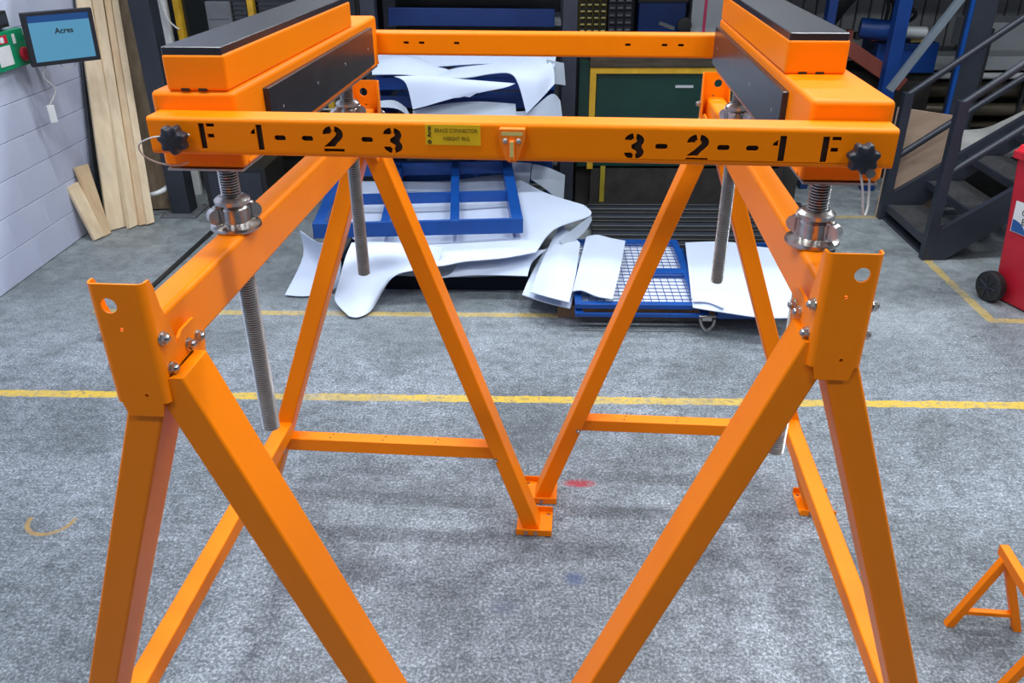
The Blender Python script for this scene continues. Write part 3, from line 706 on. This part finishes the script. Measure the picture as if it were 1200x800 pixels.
G().box(-.185, -.135, .09, .115, -.56, -.44, .005).build('cable_plug', 'white', r)

# ================================================================= GATE FRAMES AND FOAM SHEETS (centre back)
def gate(name, m, x0, x1, y0, y1, z, hh=.07, w=.055, xs=(), ys=(), tilt=(0, 0, 0), label='', group=None, kd=.35):
    r = thing(empty(name, ((x0+x1)/2, (y0+y1)/2, z)), label, 'gate frame', group); r.rotation_euler = tilt
    W, D = (x1-x0)/2, (y1-y0)/2
    G().box(-W, W, -D, -D+w*kd, 0, hh, .003).build('frame_bar', m, r); G().box(-W, W, D-w*kd, D, 0, hh, .003).build('frame_bar', m, r)
    G().box(-W, -W+w, -D+w*kd, D-w*kd, 0, hh, .003).build('frame_bar', m, r); G().box(W-w, W, -D+w*kd, D-w*kd, 0, hh, .003).build('frame_bar', m, r)
    for x in xs: G().box(x-w*.4, x+w*.4, -D+w*kd, D-w*kd, .004, hh-.004, .002).build('cross_rail', m, r)
    for y in ys:
        for a, b in zip([-W+w]+[x+w*.4 for x in xs], [x-w*.4 for x in xs]+[W-w]): G().box(a, b, y-.012, y+.012, .012, hh-.012, .002).build('cross_rail', m, r)
    return r
GG = 'blue gate frames stacked flat'
SG = 'white foam sheets stored at the back'
gate('gate_frame', 'blue', -1.525, -.165, 5.038, 6.418, .375, .10, .075, (-.215, .235), (-.06,), (0, 0, .09), 'top blue gate frame of the front stack, lying on white sheets', GG)
gate('gate_frame', 'navy_shaded', -1.30, -.06, 5.02, 6.4, .001, .10, .06, (0,), (), label='lowest blue gate frame on the floor, colour darkened as shade under draped sheets', group=GG)
gate('gate_frame', 'navy_shaded', -1.32, -.10, 5.06, 6.38, .12, .09, .06, (0,), (), label='second blue gate frame from the floor, colour darkened as shade under draped sheets', group=GG)
def fsheet(rows, label, m='sheet', k=5, th=.006): return thing(sheet('foam_sheet', rows, m, k=k, th=th), label, 'sheet', SG)
fsheet([[(-1.061,4.966,0.310), (-0.698,4.798,0.270), (-0.470,4.848,0.280), (-0.227,4.885,0.290), (-0.020,4.965,0.300)],
        [(-1.276,5.199,0.320), (-0.741,5.077,0.310), (-0.407,5.135,0.320), (-0.079,5.196,0.335), (0.104,5.310,0.330)],
        [(-1.371,5.721,0.320), (-0.838,5.854,0.310), (-0.329,5.841,0.330), (0.078,5.712,0.350), (0.362,5.590,0.330)],
        [(-1.463,6.372,0.330), (-0.774,6.446,0.310), (-0.296,6.549,0.330), (0.049,6.057,0.340), (0.320,5.753,0.350)]], 'broad white sheet spreading right from under the blue gate frame')
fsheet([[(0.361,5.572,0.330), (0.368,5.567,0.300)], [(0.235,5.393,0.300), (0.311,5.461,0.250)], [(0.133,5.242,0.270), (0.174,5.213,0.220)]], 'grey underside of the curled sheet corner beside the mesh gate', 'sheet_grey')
fsheet([[(-1.210,4.954,0.355), (-1.058,4.972,0.355), (-0.860,4.945,0.355), (-0.608,4.903,0.350)],
        [(-1.228,4.800,0.300), (-1.084,4.849,0.310), (-0.899,4.853,0.310), (-0.649,4.841,0.270)],
        [(-1.265,4.738,0.180), (-1.129,4.803,0.200), (-0.980,4.837,0.210), (-0.761,4.775,0.250)],
        [(-1.294,4.714,0.060), (-1.142,4.700,0.080), (-1.037,4.740,0.110), (-0.917,4.784,0.210)],
        [(-1.183,4.581,0.012), (-1.122,4.570,0.012), (-1.062,4.652,0.020), (-1.013,4.806,0.080)]], 'white sheet hanging in a rounded tongue onto the yellow line')
fsheet([[(-1.624,5.248,0.330), (-1.435,5.004,0.340), (-1.299,4.950,0.350)], [(-1.604,5.183,0.170), (-1.447,5.071,0.180), (-1.290,4.939,0.200)], [(-1.672,4.887,0.012), (-1.511,4.877,0.012), (-1.336,4.968,0.040)]], 'white sheet drooping to the floor at the stack left end')
fsheet([[(-0.639,4.849,0.160), (-0.393,4.885,0.170), (-0.073,4.855,0.180)], [(-0.558,4.878,0.190), (-0.341,4.947,0.210), (-0.042,5.000,0.220)], [(-0.517,5.055,0.230), (-0.291,5.064,0.240), (0.047,5.136,0.250)]], 'lower white sheet bulging under the broad sheet')
fsheet([[(-0.959,4.944,0.140), (-0.511,4.947,0.130), (-0.109,4.974,0.140)], [(-0.917,5.072,0.220), (-0.519,5.080,0.220), (-0.112,5.111,0.210)]], 'grey sheet between the dark frames and white sheets', 'sheet_grey')  # uses the grey sheet colour, darker than the white sheets
fsheet([[(-0.103,4.698,0.120), (0.047,4.589,0.120), (0.192,4.528,0.110)], [(-0.052,4.938,0.150), (0.102,4.886,0.150), (0.242,4.808,0.150)], [(0.049,5.368,0.170), (0.167,5.338,0.170), (0.291,5.216,0.170)]], 'bottom white sheet of the folded pile beside the mesh gate')
fsheet([[(-0.049,4.629,0.170), (0.045,4.526,0.190), (0.183,4.466,0.180)], [(0.024,5.030,0.220), (0.129,4.927,0.240), (0.236,4.832,0.210)], [(0.147,5.640,0.240), (0.204,5.493,0.250), (0.282,5.325,0.220)]], 'folded white sheet rising to a pointed corner')
fsheet([[(0.207,4.603,0.190), (0.263,4.573,0.210), (0.353,4.510,0.200), (0.444,4.497,0.190)], [(0.269,4.996,0.230), (0.352,5.000,0.235), (0.442,4.942,0.230), (0.524,4.921,0.210)], [(0.333,5.509,0.200), (0.409,5.491,0.220), (0.506,5.426,0.220), (0.602,5.431,0.200)]], 'rolled white sheet lying across the left end of mesh gate')
fsheet([[(0.914,4.431,0.170), (1.091,4.365,0.170), (1.299,4.303,0.170), (1.490,4.307,0.170)], [(0.923,4.567,0.190), (1.112,4.489,0.200), (1.307,4.455,0.190), (1.525,4.448,0.190)], [(0.965,4.931,0.185), (1.192,4.897,0.190), (1.403,4.873,0.190), (1.616,4.824,0.190)], [(1.023,5.456,0.180), (1.303,5.465,0.185), (1.518,5.372,0.185), (1.744,5.341,0.180)]], 'large white sheet on the right half of the low pallet')
fsheet([[(0.915,4.456,0.197), (1.002,4.440,0.200), (1.080,4.371,0.195)], [(0.926,4.529,0.202), (1.011,4.498,0.212), (1.107,4.465,0.200)]], 'small lifted flap on the large white sheet')
# rack bay behind
gr = 'blue gate frames in the rack behind'
for i, z in enumerate((.10, .36, .60, .80, .965, 1.09)):
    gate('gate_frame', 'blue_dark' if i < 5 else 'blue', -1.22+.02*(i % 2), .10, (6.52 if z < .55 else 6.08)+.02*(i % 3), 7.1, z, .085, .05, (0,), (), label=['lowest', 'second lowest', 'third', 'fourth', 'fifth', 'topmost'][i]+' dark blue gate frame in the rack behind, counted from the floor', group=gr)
r = thing(empty('storage_rack', (0, 0, 0)), 'dark grey storage rack holding gate frames and sheets', 'rack')
for x in (.215, -1.30): G().box(x-.055, x+.055, 6.55, 6.66, .001, 2.74, .004).build('rack_upright', 'darksteel', r); G().box(x-.055, x+.055, 7.5, 7.6, .001, 2.74, .004).build('rack_upright', 'darksteel', r)
for z in (.02, 1.38, 2.2): G().box(-1.245, .16, 7.5, 7.58, z, z+.08, .004).build('rack_beam', 'darksteel', r); 
G().box(-1.245, .16, 7.12, 7.5, 1.40, 1.43).build('rack_shelf', 'grey', r)
thing(slab4([(-1.229,7.000,1.419), (0.107,7.000,1.404), (0.104,7.000,1.537), (-1.219,7.000,1.553)], .04, 'blue_panel', 'blue_dark'), 'dark blue panel standing on the rack shelf above the sheets', 'panel')
RG = 'white foam sheets in the rack behind'
def rsheet(rows, label, m='sheet', k=5): return thing(sheet('foam_sheet', rows, m, k=k), label, 'sheet', RG)
rsheet([[(-1.190,5.980,1.225), (-0.984,5.980,1.225), (-0.804,5.980,1.207), (-0.658,5.960,1.199)], [(-1.227,6.200,1.263), (-1.025,6.200,1.299), (-0.853,6.200,1.275), (-0.604,6.100,1.209)], [(-1.272,6.450,1.271), (-1.086,6.500,1.275), (-0.931,6.500,1.263), (-0.655,6.300,1.198)]], 'top left white sheet in the rack, curving over the frames')
rsheet([[(-0.771,5.950,1.201), (-0.530,5.940,1.209), (-0.350,5.940,1.238), (-0.213,5.940,1.238), (-0.153,5.920,1.161), (-0.099,5.900,0.971)],
        [(-0.734,6.000,1.215), (-0.507,6.050,1.241), (-0.328,6.100,1.268), (-0.132,6.050,1.264), (-0.023,5.980,1.196), (-0.009,5.950,1.049)],
        [(-0.644,6.200,1.227), (-0.463,6.300,1.270), (-0.279,6.400,1.278), (-0.075,6.300,1.294), (0.074,6.150,1.271), (0.099,6.050,1.147)]], 'large white sheet in the rack hanging to a point on the right')
rsheet([[(-1.190,6.120,1.241), (-0.822,6.140,1.249), (-0.391,6.140,1.273), (0.098,6.120,1.252)], [(-1.255,6.500,1.275), (-0.865,6.500,1.287), (-0.412,6.500,1.299), (0.115,6.500,1.286)]], 'flat white sheet lying on top of the racked frames')
rsheet([[(-1.025,5.930,1.216), (-0.797,5.930,1.222), (-0.559,5.930,1.199), (-0.178,5.960,1.164)], [(-0.940,5.900,1.176), (-0.761,5.900,1.170), (-0.558,5.900,1.153), (-0.261,5.930,1.141)], [(-0.900,5.880,1.004), (-0.802,5.880,1.028), (-0.680,5.880,1.063), (-0.512,5.900,1.106)]], 'white triangular sheet corner hanging in the rack')
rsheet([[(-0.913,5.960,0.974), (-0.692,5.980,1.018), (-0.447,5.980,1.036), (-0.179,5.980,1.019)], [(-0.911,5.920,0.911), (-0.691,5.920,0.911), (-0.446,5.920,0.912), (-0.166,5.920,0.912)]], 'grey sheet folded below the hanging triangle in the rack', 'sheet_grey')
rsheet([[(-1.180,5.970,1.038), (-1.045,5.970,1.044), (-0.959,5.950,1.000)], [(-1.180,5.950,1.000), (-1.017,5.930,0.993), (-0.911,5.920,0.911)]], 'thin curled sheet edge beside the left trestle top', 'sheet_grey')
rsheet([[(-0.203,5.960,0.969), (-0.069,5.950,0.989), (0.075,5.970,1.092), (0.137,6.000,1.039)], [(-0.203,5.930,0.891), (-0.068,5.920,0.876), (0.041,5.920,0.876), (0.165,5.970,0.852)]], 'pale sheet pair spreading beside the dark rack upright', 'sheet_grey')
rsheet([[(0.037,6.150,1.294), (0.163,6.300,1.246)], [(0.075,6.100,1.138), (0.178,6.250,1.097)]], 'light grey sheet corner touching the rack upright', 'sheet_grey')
rsheet([[(-0.251,6.500,0.450), (-0.156,6.500,0.450), (-0.067,6.500,0.444)], [(-0.203,6.460,0.294), (-0.141,6.460,0.280), (-0.086,6.460,0.273)]], 'white sheet strip hanging behind the blue gate corner')
rsheet([[(-0.059,6.450,0.451), (0.063,6.400,0.438), (0.199,6.400,0.377)], [(-0.072,6.380,0.347), (0.051,6.350,0.273), (0.189,6.350,0.147)]], 'grey sheet drooping to the floor beside the rack upright', 'sheet_grey')

# ================================================================= LOW PALLET with mesh gate
r = thing(empty('wooden_pallet', (0, 0, 0)), 'brown wooden pallet under the mesh gate and sheets', 'pallet')
for y in (4.62, 4.95, 5.32): G().box(.12, 1.72, y, y+.09, .001, .075, .003).build('bearer', 'pallet', r)
for k in range(9): G().box(.12+k*.18, .24+k*.18, 4.60, 5.44, .076, .094, .002, 1).build('slat', 'pallet', r)
r = gate('mesh_gate', 'blue', .22, .98, 4.47, 5.55, .135, .03, .045, (), (), label='blue mesh gate panel lying on the low pallet', group=None, kd=1.1)
r['category'] = 'gate'
mw = G()
for k in range(1, 15): mw.cyl((-.34+k*.047, -.50, .020), (-.34+k*.047, .50, .020), .003, 5)
for k in range(1, 19): mw.cyl((-.34, -.50+k*.053, .0235), (.34, -.50+k*.053, .0235), .003, 5)
tag(mw.build('wire_mesh', 'blue', r), kind='stuff')
G().box(.10, .34, -.06, .02, .004, .031, .002).build('cross_rail', 'blue', r)
thing(G().box(.26, .95, 4.50, 5.50, .122, .130).build('backing_sheet', 'mesh_white'), 'white backing sheet lying beneath the blue mesh gate', 'sheet')
r = gate('gate_frame', 'blue', .22, 1.02, 4.44, 5.5, .095, .024, .05, (), (), label='blue frame directly on the pallet below the mesh gate', group=GG)
r = gate('gate_frame', 'blue', 1.06, 1.80, 4.42, 5.55, .10, .045, .05, (), (), label='blue frame under the large white sheet on the pallet', group=GG)
r = thing(empty('toggle_latch', (1.0, 4.42, .06)), 'shiny metal toggle latch hanging at the pallet front', 'latch')
G().box(-.03, .03, -.015, .015, .03, .06, .004).build('latch_body', 'zinc', r); G().tube([(-.045, -.02, .05), (-.03, -.03, .01), (.0, -.03, -.02), (.035, -.02, .0), (.045, -.015, .045)], .008, 8, smooth=4).build('latch_loop', 'zinc', r)
G().cyl((-.05, -.02, .062), (.05, -.02, .066), .007, 8).build('latch_pin', 'zinc', r)

# ================================================================= GREEN MACHINE and slatted bed
r = thing(empty('slatted_bed', (0, 0, 0)), 'dark slatted steel bed on the floor before the green machine', 'steel bed')
for k in range(10): G().box(.40, 2.15, 5.66+k*.098, 5.73+k*.098, .03, .085+.004*(k % 2), .004, 1).build('slat', 'black' if k % 2 else 'darksteel', r)
for x in (.45, 1.25, 2.05): G().box(x, x+.06, 5.65, 6.62, .001, .03).build('bearer', 'black', r)
r = thing(empty('green_machine', (0, 0, 0)), 'dark green machine with yellow edged front panel, back centre', 'machine')
G().box(.30, 2.15, 6.78, 7.25, .001, 1.22, .006).build('machine_body', 'blackish', r)
G().box(.30, .385, 6.70, 6.78, .36, 1.20, .004).build('side_panel', 'green', r)
G().box(.44, 1.98, 6.71, 6.78, .36, 1.10, .004).build('front_panel', 'green', r)
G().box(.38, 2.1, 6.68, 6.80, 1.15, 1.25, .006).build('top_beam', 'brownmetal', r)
G().box(.385, 2.0, 6.69, 6.76, 1.10, 1.145, .003).build('yellow_edge', 'yellow', r); G().box(.385, .435, 6.69, 6.76, .34, 1.10, .003).build('yellow_edge', 'yellow', r)
G().box(1.06, 1.20, 6.705, 6.712, .99, 1.01).build('maker_plate', 'lightgrey', r)
G().box(.42, 2.0, 6.72, 6.78, .02, .34, .004).build('lower_tray', 'blackish', r)
for x in (.50, 1.75): G().box(x, x+.04, 6.70, 6.74, .02, .36, .003).build('leg_guard', 'olive', r)
# bench with cabinets
r = thing(empty('work_bench', (0, 7.45, 0)), 'steel bench behind the green machine carrying cabinets', 'bench')
G().box(.28, 2.2, 0, .75, 1.19, 1.23, .004).build('bench_top', 'grey', r)
for x in (.30, 2.12): G().box(x, x+.06, .02, .08, .001, 1.19).build('leg', 'darksteel', r); G().box(x, x+.06, .66, .72, .001, 1.19).build('leg', 'darksteel', r)
def drawer_unit(x0, x1, nx, nz, z0, dz, mb, md, mh, label, y=7.5):
    r = thing(empty('drawer_cabinet', (x0, y, 0)), label, 'drawer cabinet')
    G().box(0, x1-x0, .02, .35, z0-.01, z0+nz*dz+.02, .004).build('cabinet_body', mb, r)
    w_ = (x1-x0)/nx
    dm = hm = None
    for i in range(nx):
        for j in range(nz):
            if dm is None:
                d = G().box(.004, w_-.004, 0, .03, .004, dz-.004, .002, 1).build('drawer', md, r); dm = d.data
                hh = G().box(w_*.2, w_*.8, -.006, 0, dz*.25, dz*.5).build('label_holder', mh, d); hm = hh.data
            else:
                d = bpy.data.objects.new('drawer', dm); C.objects.link(d); d.parent = r
                hh = bpy.data.objects.new('label_holder', hm); C.objects.link(hh); hh.parent = d
            d.location = (i*w_, 0, z0+j*dz)
drawer_unit(.32, .555, 4, 9, 1.24, .052, 'olive', 'blackish', 'brass', 'small parts cabinet with rows of yellow labelled drawers')
drawer_unit(.565, .77, 3, 8, 1.24, .058, 'darksteel', 'darksteel', 'grey', 'dark grey drawer cabinet beside the yellow labelled one')
r = thing(empty('rolling_toolbox', (.82, 7.48, 1.235)), 'navy blue rolling toolbox with a black wheel', 'toolbox')
G().box(0, .40, 0, .35, 0, .50, .02).build('toolbox_body', 'blue_dark', r); G().box(-.01, .41, -.01, .36, .30, .33, .006).build('toolbox_rim', 'black', r)
G().lathe([(.02, -.01), (.055, -.012), (.06, .0), (.06, .03), (.03, .035)], (.385, -.03, .13), 20, 'y').build('wheel', 'black', r)
G().lathe([(.001, -.014), (.022, -.014), (.022, 0)], (.385, -.035, .13), 14, 'y').build('wheel_hub', 'lightgrey', r)
G().box(.12, .26, -.004, 0, .18, .21, .001, 1, mtx=Matrix.Rotation(.35, 4, 'Y')).build('worn_sticker', 'grey', r)
r = thing(empty('pale_carton', (1.27, 7.5, 1.235)), 'pale carton with a pink strap beside the toolbox', 'carton')
G().box(0, .34, 0, .3, 0, .45, .006).build('carton_body', 'lightgrey', r); G().box(.10, .125, -.004, .302, .0, .453).build('strap', 'pink', r)

# ================================================================= RIGHT BACK
tag(G().box(-3.5, 9, 10.35, 10.6, 0, .02).build('trim_1', 'darksteel'), kind='structure')
r = thing(empty('roller_shutter', (2.2, 9.4, 0)), 'pale grey ribbed shutter panel at the back right', 'shutter')
for k in range(34): G().box(.0+k*.14, .125+k*.14, 0, .04, .3, 1.42, .006, 1).build('shutter_slat', 'shutter', r)
G().box(-.05, 4.8, -.04, .1, 1.42, 1.75, .01).build('shutter_box', 'grey', r)
r = thing(empty('press_machine', (2.3, 7.55, 0)), 'blue machine with motor and black coiled hoses, upper right', 'machine')
G().box(.60, 1.12, 0, .4, .95, 1.20, .01).build('machine_bed', 'blue_mid', r)
G().box(-.1, 1.15, .05, .6, .001, .96, .01).build('machine_base', 'blackish', r)
G().cyl((.42, .02, 1.32), (.72, -.05, 1.30), .085, 20).build('motor', 'blue_mid', r); G().cyl((.72, -.05, 1.30), (.95, -.05, 1.29), .05, 16).build('motor_shaft', 'lightgrey', r)
G().bar((.15, .02, 1.28), (.85, -.02, .86), .14, .12, .01).build('red_arm', 'rust', r)
G().bar((.0, .0, 1.1), (.6, .0, .7), .10, .2, .01).build('grey_arm', 'darksteel', r)
for k in range(6):
    G().tube([(.10+.02*k, -.05+.02*k, 1.34), (.16+.04*k, -.1, 1.52+.02*k), (.38+.05*k, -.1, 1.62-.01*k), (.58+.05*k, -.06, 1.55-.02*k), (.62+.04*k, .0, 1.38)], .016, 7, smooth=4).build('coiled_hose', 'black', r)
for k in range(7): G().box(.1+k*.07, .15+k*.07, -.03, .03, 1.22+.01*(k % 3), 1.29+.02*(k % 2), .006).build('valve', 'black' if k % 3 else 'rust', r)
G().box(.86, 1.0, -.02, 0, 1.21, 1.25).build('yellow_label', 'brass', r)
G().lathe([(.02, 0), (.02, .05), (.01, .06)], (1.02, .05, 1.20), 10).build('valve_knob', 'black', r)
r = thing(empty('roller_machine', (3.5, 7.95, 0)), 'long light grey roller machine with metal shelves, back right', 'machine')
G().box(.55, 3.0, .3, .8, 1.02, 1.28, .02).build('casing', 'lightgrey', r)
G().box(-.05, 3.0, .0, .3, .90, 1.03, .02).build('front_casing', 'lightgrey', r)
G().cyl((-.05, -.02, .86), (3.0, -.02, .86), .028, 12).build('light_rail', 'white', r)
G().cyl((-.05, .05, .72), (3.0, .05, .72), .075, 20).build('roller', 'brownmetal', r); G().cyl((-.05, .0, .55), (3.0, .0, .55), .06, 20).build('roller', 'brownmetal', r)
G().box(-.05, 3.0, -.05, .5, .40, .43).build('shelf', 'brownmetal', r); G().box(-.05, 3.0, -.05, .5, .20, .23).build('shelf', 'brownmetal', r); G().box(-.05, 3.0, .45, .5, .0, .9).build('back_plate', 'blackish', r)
for x in (.0, .42, .9, 1.4): G().box(x, x+.03, -.08, -.04, .001, .85).build('rod', 'black', r)
pl = G().box(.30, .54, -.012, .0, .935, .985).build('name_plate', 'ink', r); text_obj('plate_text', 'uy', .055, 'brass', pl, Matrix.Translation((.42, -.014, .965)) @ FACE_Y, sx=2.2, bold=.001)
G().lathe([(.09, 0), (.10, .03), (.09, .06)], (.36, -.10, .10), 20, 'y').build('hose_reel', 'brownmetal', r); G().box(.28, .40, -.16, -.10, .28, .34, .006).build('yellow_box', 'yellow', r)
def upright(name, x, y, w_, m, label, d=.1):
    return thing(G().box(x, x+w_, y, y+d, .001, 2.74, .004).build(name, m), label, 'upright')
upright('rack_upright', 2.865, 7.2, .11, 'blue_mid', 'blue steel upright left of the diagonal grey strut')
r = thing(empty('building_column', (3.44, 7.2, 0)), 'thick dark grey column with a blue painted side edge', 'column')
G().box(.028, .21, 0, .14, .001, 2.755, .004).build('column_shaft', 'darksteel', r); G().box(-.004, .027, .0, .03, .001, 2.755, .003).build('blue_edge', 'blue', r)
upright('rack_upright', 2.33, 7.25, .07, 'blue_dark', 'slim dark upright behind the right jacking beam')
thing(G().bar((3.235,6.950,1.627), (2.824,6.950,0.923), .055, .055, .005).build('diagonal_strut', 'strut'), 'light grey diagonal strut crossing before the blue machine', 'strut')
thing(G().box(3.715, 3.755, 7.36, 7.40, .001, 1.34, .004).build('black_post', 'black'), 'thin black post standing before the roller machine', 'post')
thing(sheet('plastic_tarp', [[(3.349,6.600,0.433), (3.517,6.600,0.461), (3.713,6.600,0.476), (3.938,6.600,0.504)], [(3.426,6.800,0.588), (3.590,6.800,0.588), (3.761,6.800,0.657), (3.970,6.800,0.753)], [(3.527,7.000,0.594), (3.691,7.000,0.609), (3.839,7.000,0.679), (4.059,7.000,0.804)]], 'tarp', k=6), 'crumpled pale plastic tarp behind the stairs', 'tarp')
r = thing(empty('covered_crate', (3.1, 6.72, 0)), 'dark crate under the pale tarp behind the stairs', 'crate')
G().box(.12, 1.4, 0.15, .5, .001, .40, .01).build('crate_body', 'blackish', r)
thing(slab4([(2.748,6.520,0.000), (3.277,6.570,0.000), (3.240,6.600,0.798), (2.781,6.600,0.863)], .018, 'plywood_sheet', 'ply'), 'tan plywood sheet standing behind the stair handrail', 'plywood')
# ---- stairs
r = thing(empty('steel_stairs', (2.78, 5.6, 0)), 'dark steel stairs with handrails climbing to the right', 'stairs')
run, rise = .27, .20
for k in range(7):
    t_ = G().box(k*run+.015, k*run+.30, .05, .84, .13+k*rise-.03, .13+k*rise, .003).build('stair_tread', 'tread', r)
    G().box(k*run, k*run+.02, .05, .84, .13+k*rise-.05, .13+k*rise+.003, .002).build('tread_nosing', 'darksteel', t_)
for y in (0, .86):
    G().prism([(.0, .002), (.13, .002), (.13+6.5*run, .02+6.5*rise), (.13+6.5*run, .25+6.5*rise-.04), (0, .19)], (y, y+.05)).build('stringer', 'darksteel', r)
    G().box(-.03, .04, y-.005, y+.06, .001, 1.12 if y == 0 else 1.0, .004).build('rail_post', 'darksteel', r)
    h_ = 1.10 if y == 0 else .98
    G().tube([(0, y+.02, h_), (1.8, y+.02, h_+1.8*rise/run*1.05)], .026, 12).build('handrail', 'darksteel', r)
    G().tube([(0.02, y+.02, h_-.47), (1.8, y+.02, h_-.47+1.8*rise/run*1.0)], .026, 12).build('mid_rail', 'darksteel', r)
G().box(0, .1, .05, .86, .001, .02).build('foot_bar', 'darksteel', r)
# ---- red bin
A0 = Vector((2.954,4.990,0.000)); ang = math.atan2(-.30, .11)
r = thing(empty('wheelie_bin', tuple(A0), ang), 'red wheelie bin with white label at the right edge', 'bin')
# local: x along the visible side (towards viewer), +y into the bin body
def quad(x0, x1, y0, y1, z, rr=.03):
    return [Vector(((x0+x1)/2+u, (y0+y1)/2+v, z)) for u, v in rrect(x1-x0, y1-y0, rr, 3)]
G().loft([quad(.0, .46, .0, .42, .012), quad(-.02, .50, -.035, .46, .50), quad(-.05, .55, -.07, .50, .93)]).build('bin_body', 'bin_red', r)
G().loft([quad(-.07, .57, -.09, .52, .915), quad(-.07, .57, -.09, .52, .955)]).build('bin_rim', 'bin_red', r)
G().loft([quad(-.06, .56, -.08, .51, .957), quad(-.05, .55, -.07, .50, .99), quad(.02, .48, .0, .44, 1.02)]).build('bin_lid', 'lid_red', r)
lab = slab4([(.03, -.0385, .47), (.40, -.0385, .47), (.40, -.0555, .665), (.03, -.0555, .665)], .002, 'bin_label', 'white', r, bev=0)
sl_ = math.atan2(.017, .195)
LM = lambda x, z: Matrix.Translation((x, -.0395-(z-.47)*.0872, z)) @ Matrix.Rotation(sl_, 4, 'X') @ FACE_Y
text_obj('label_text', 'Gene', .060, 'ink', lab, LM(.150, .605)); text_obj('label_text', 'Bins', .060, 'ink', lab, LM(.145, .548))
pm = plate_mesh([(0, 0)]+[(.10*math.cos(a), .075*math.sin(a)) for a in [PI/2*k/10 for k in range(11)]], [], .001); pm.transform(Matrix.Translation((.035, -.0405, .474)) @ Matrix.Rotation(sl_, 4, 'X')); link('label_swoosh', pm, 'label_blue', lab, 0)
wh = G().lathe([(.04, -.03), (.085, -.03), (.098, -.022), (.1, 0), (.098, .022), (.085, .03), (.04, .03)], (.04, -.075, .101), 28, 'y').build('wheel', 'black', r)
for k in range(7): G().bar((.04, -.106, .101), (.04+.07*math.cos(k*.9), -.106, .101+.07*math.sin(k*.9)), .014, .006).build('wheel_spoke', 'darksteel', wh)
G().cyl((.04, -.10, .101), (.04, .5, .101), .012, 10).build('axle', 'black', r)
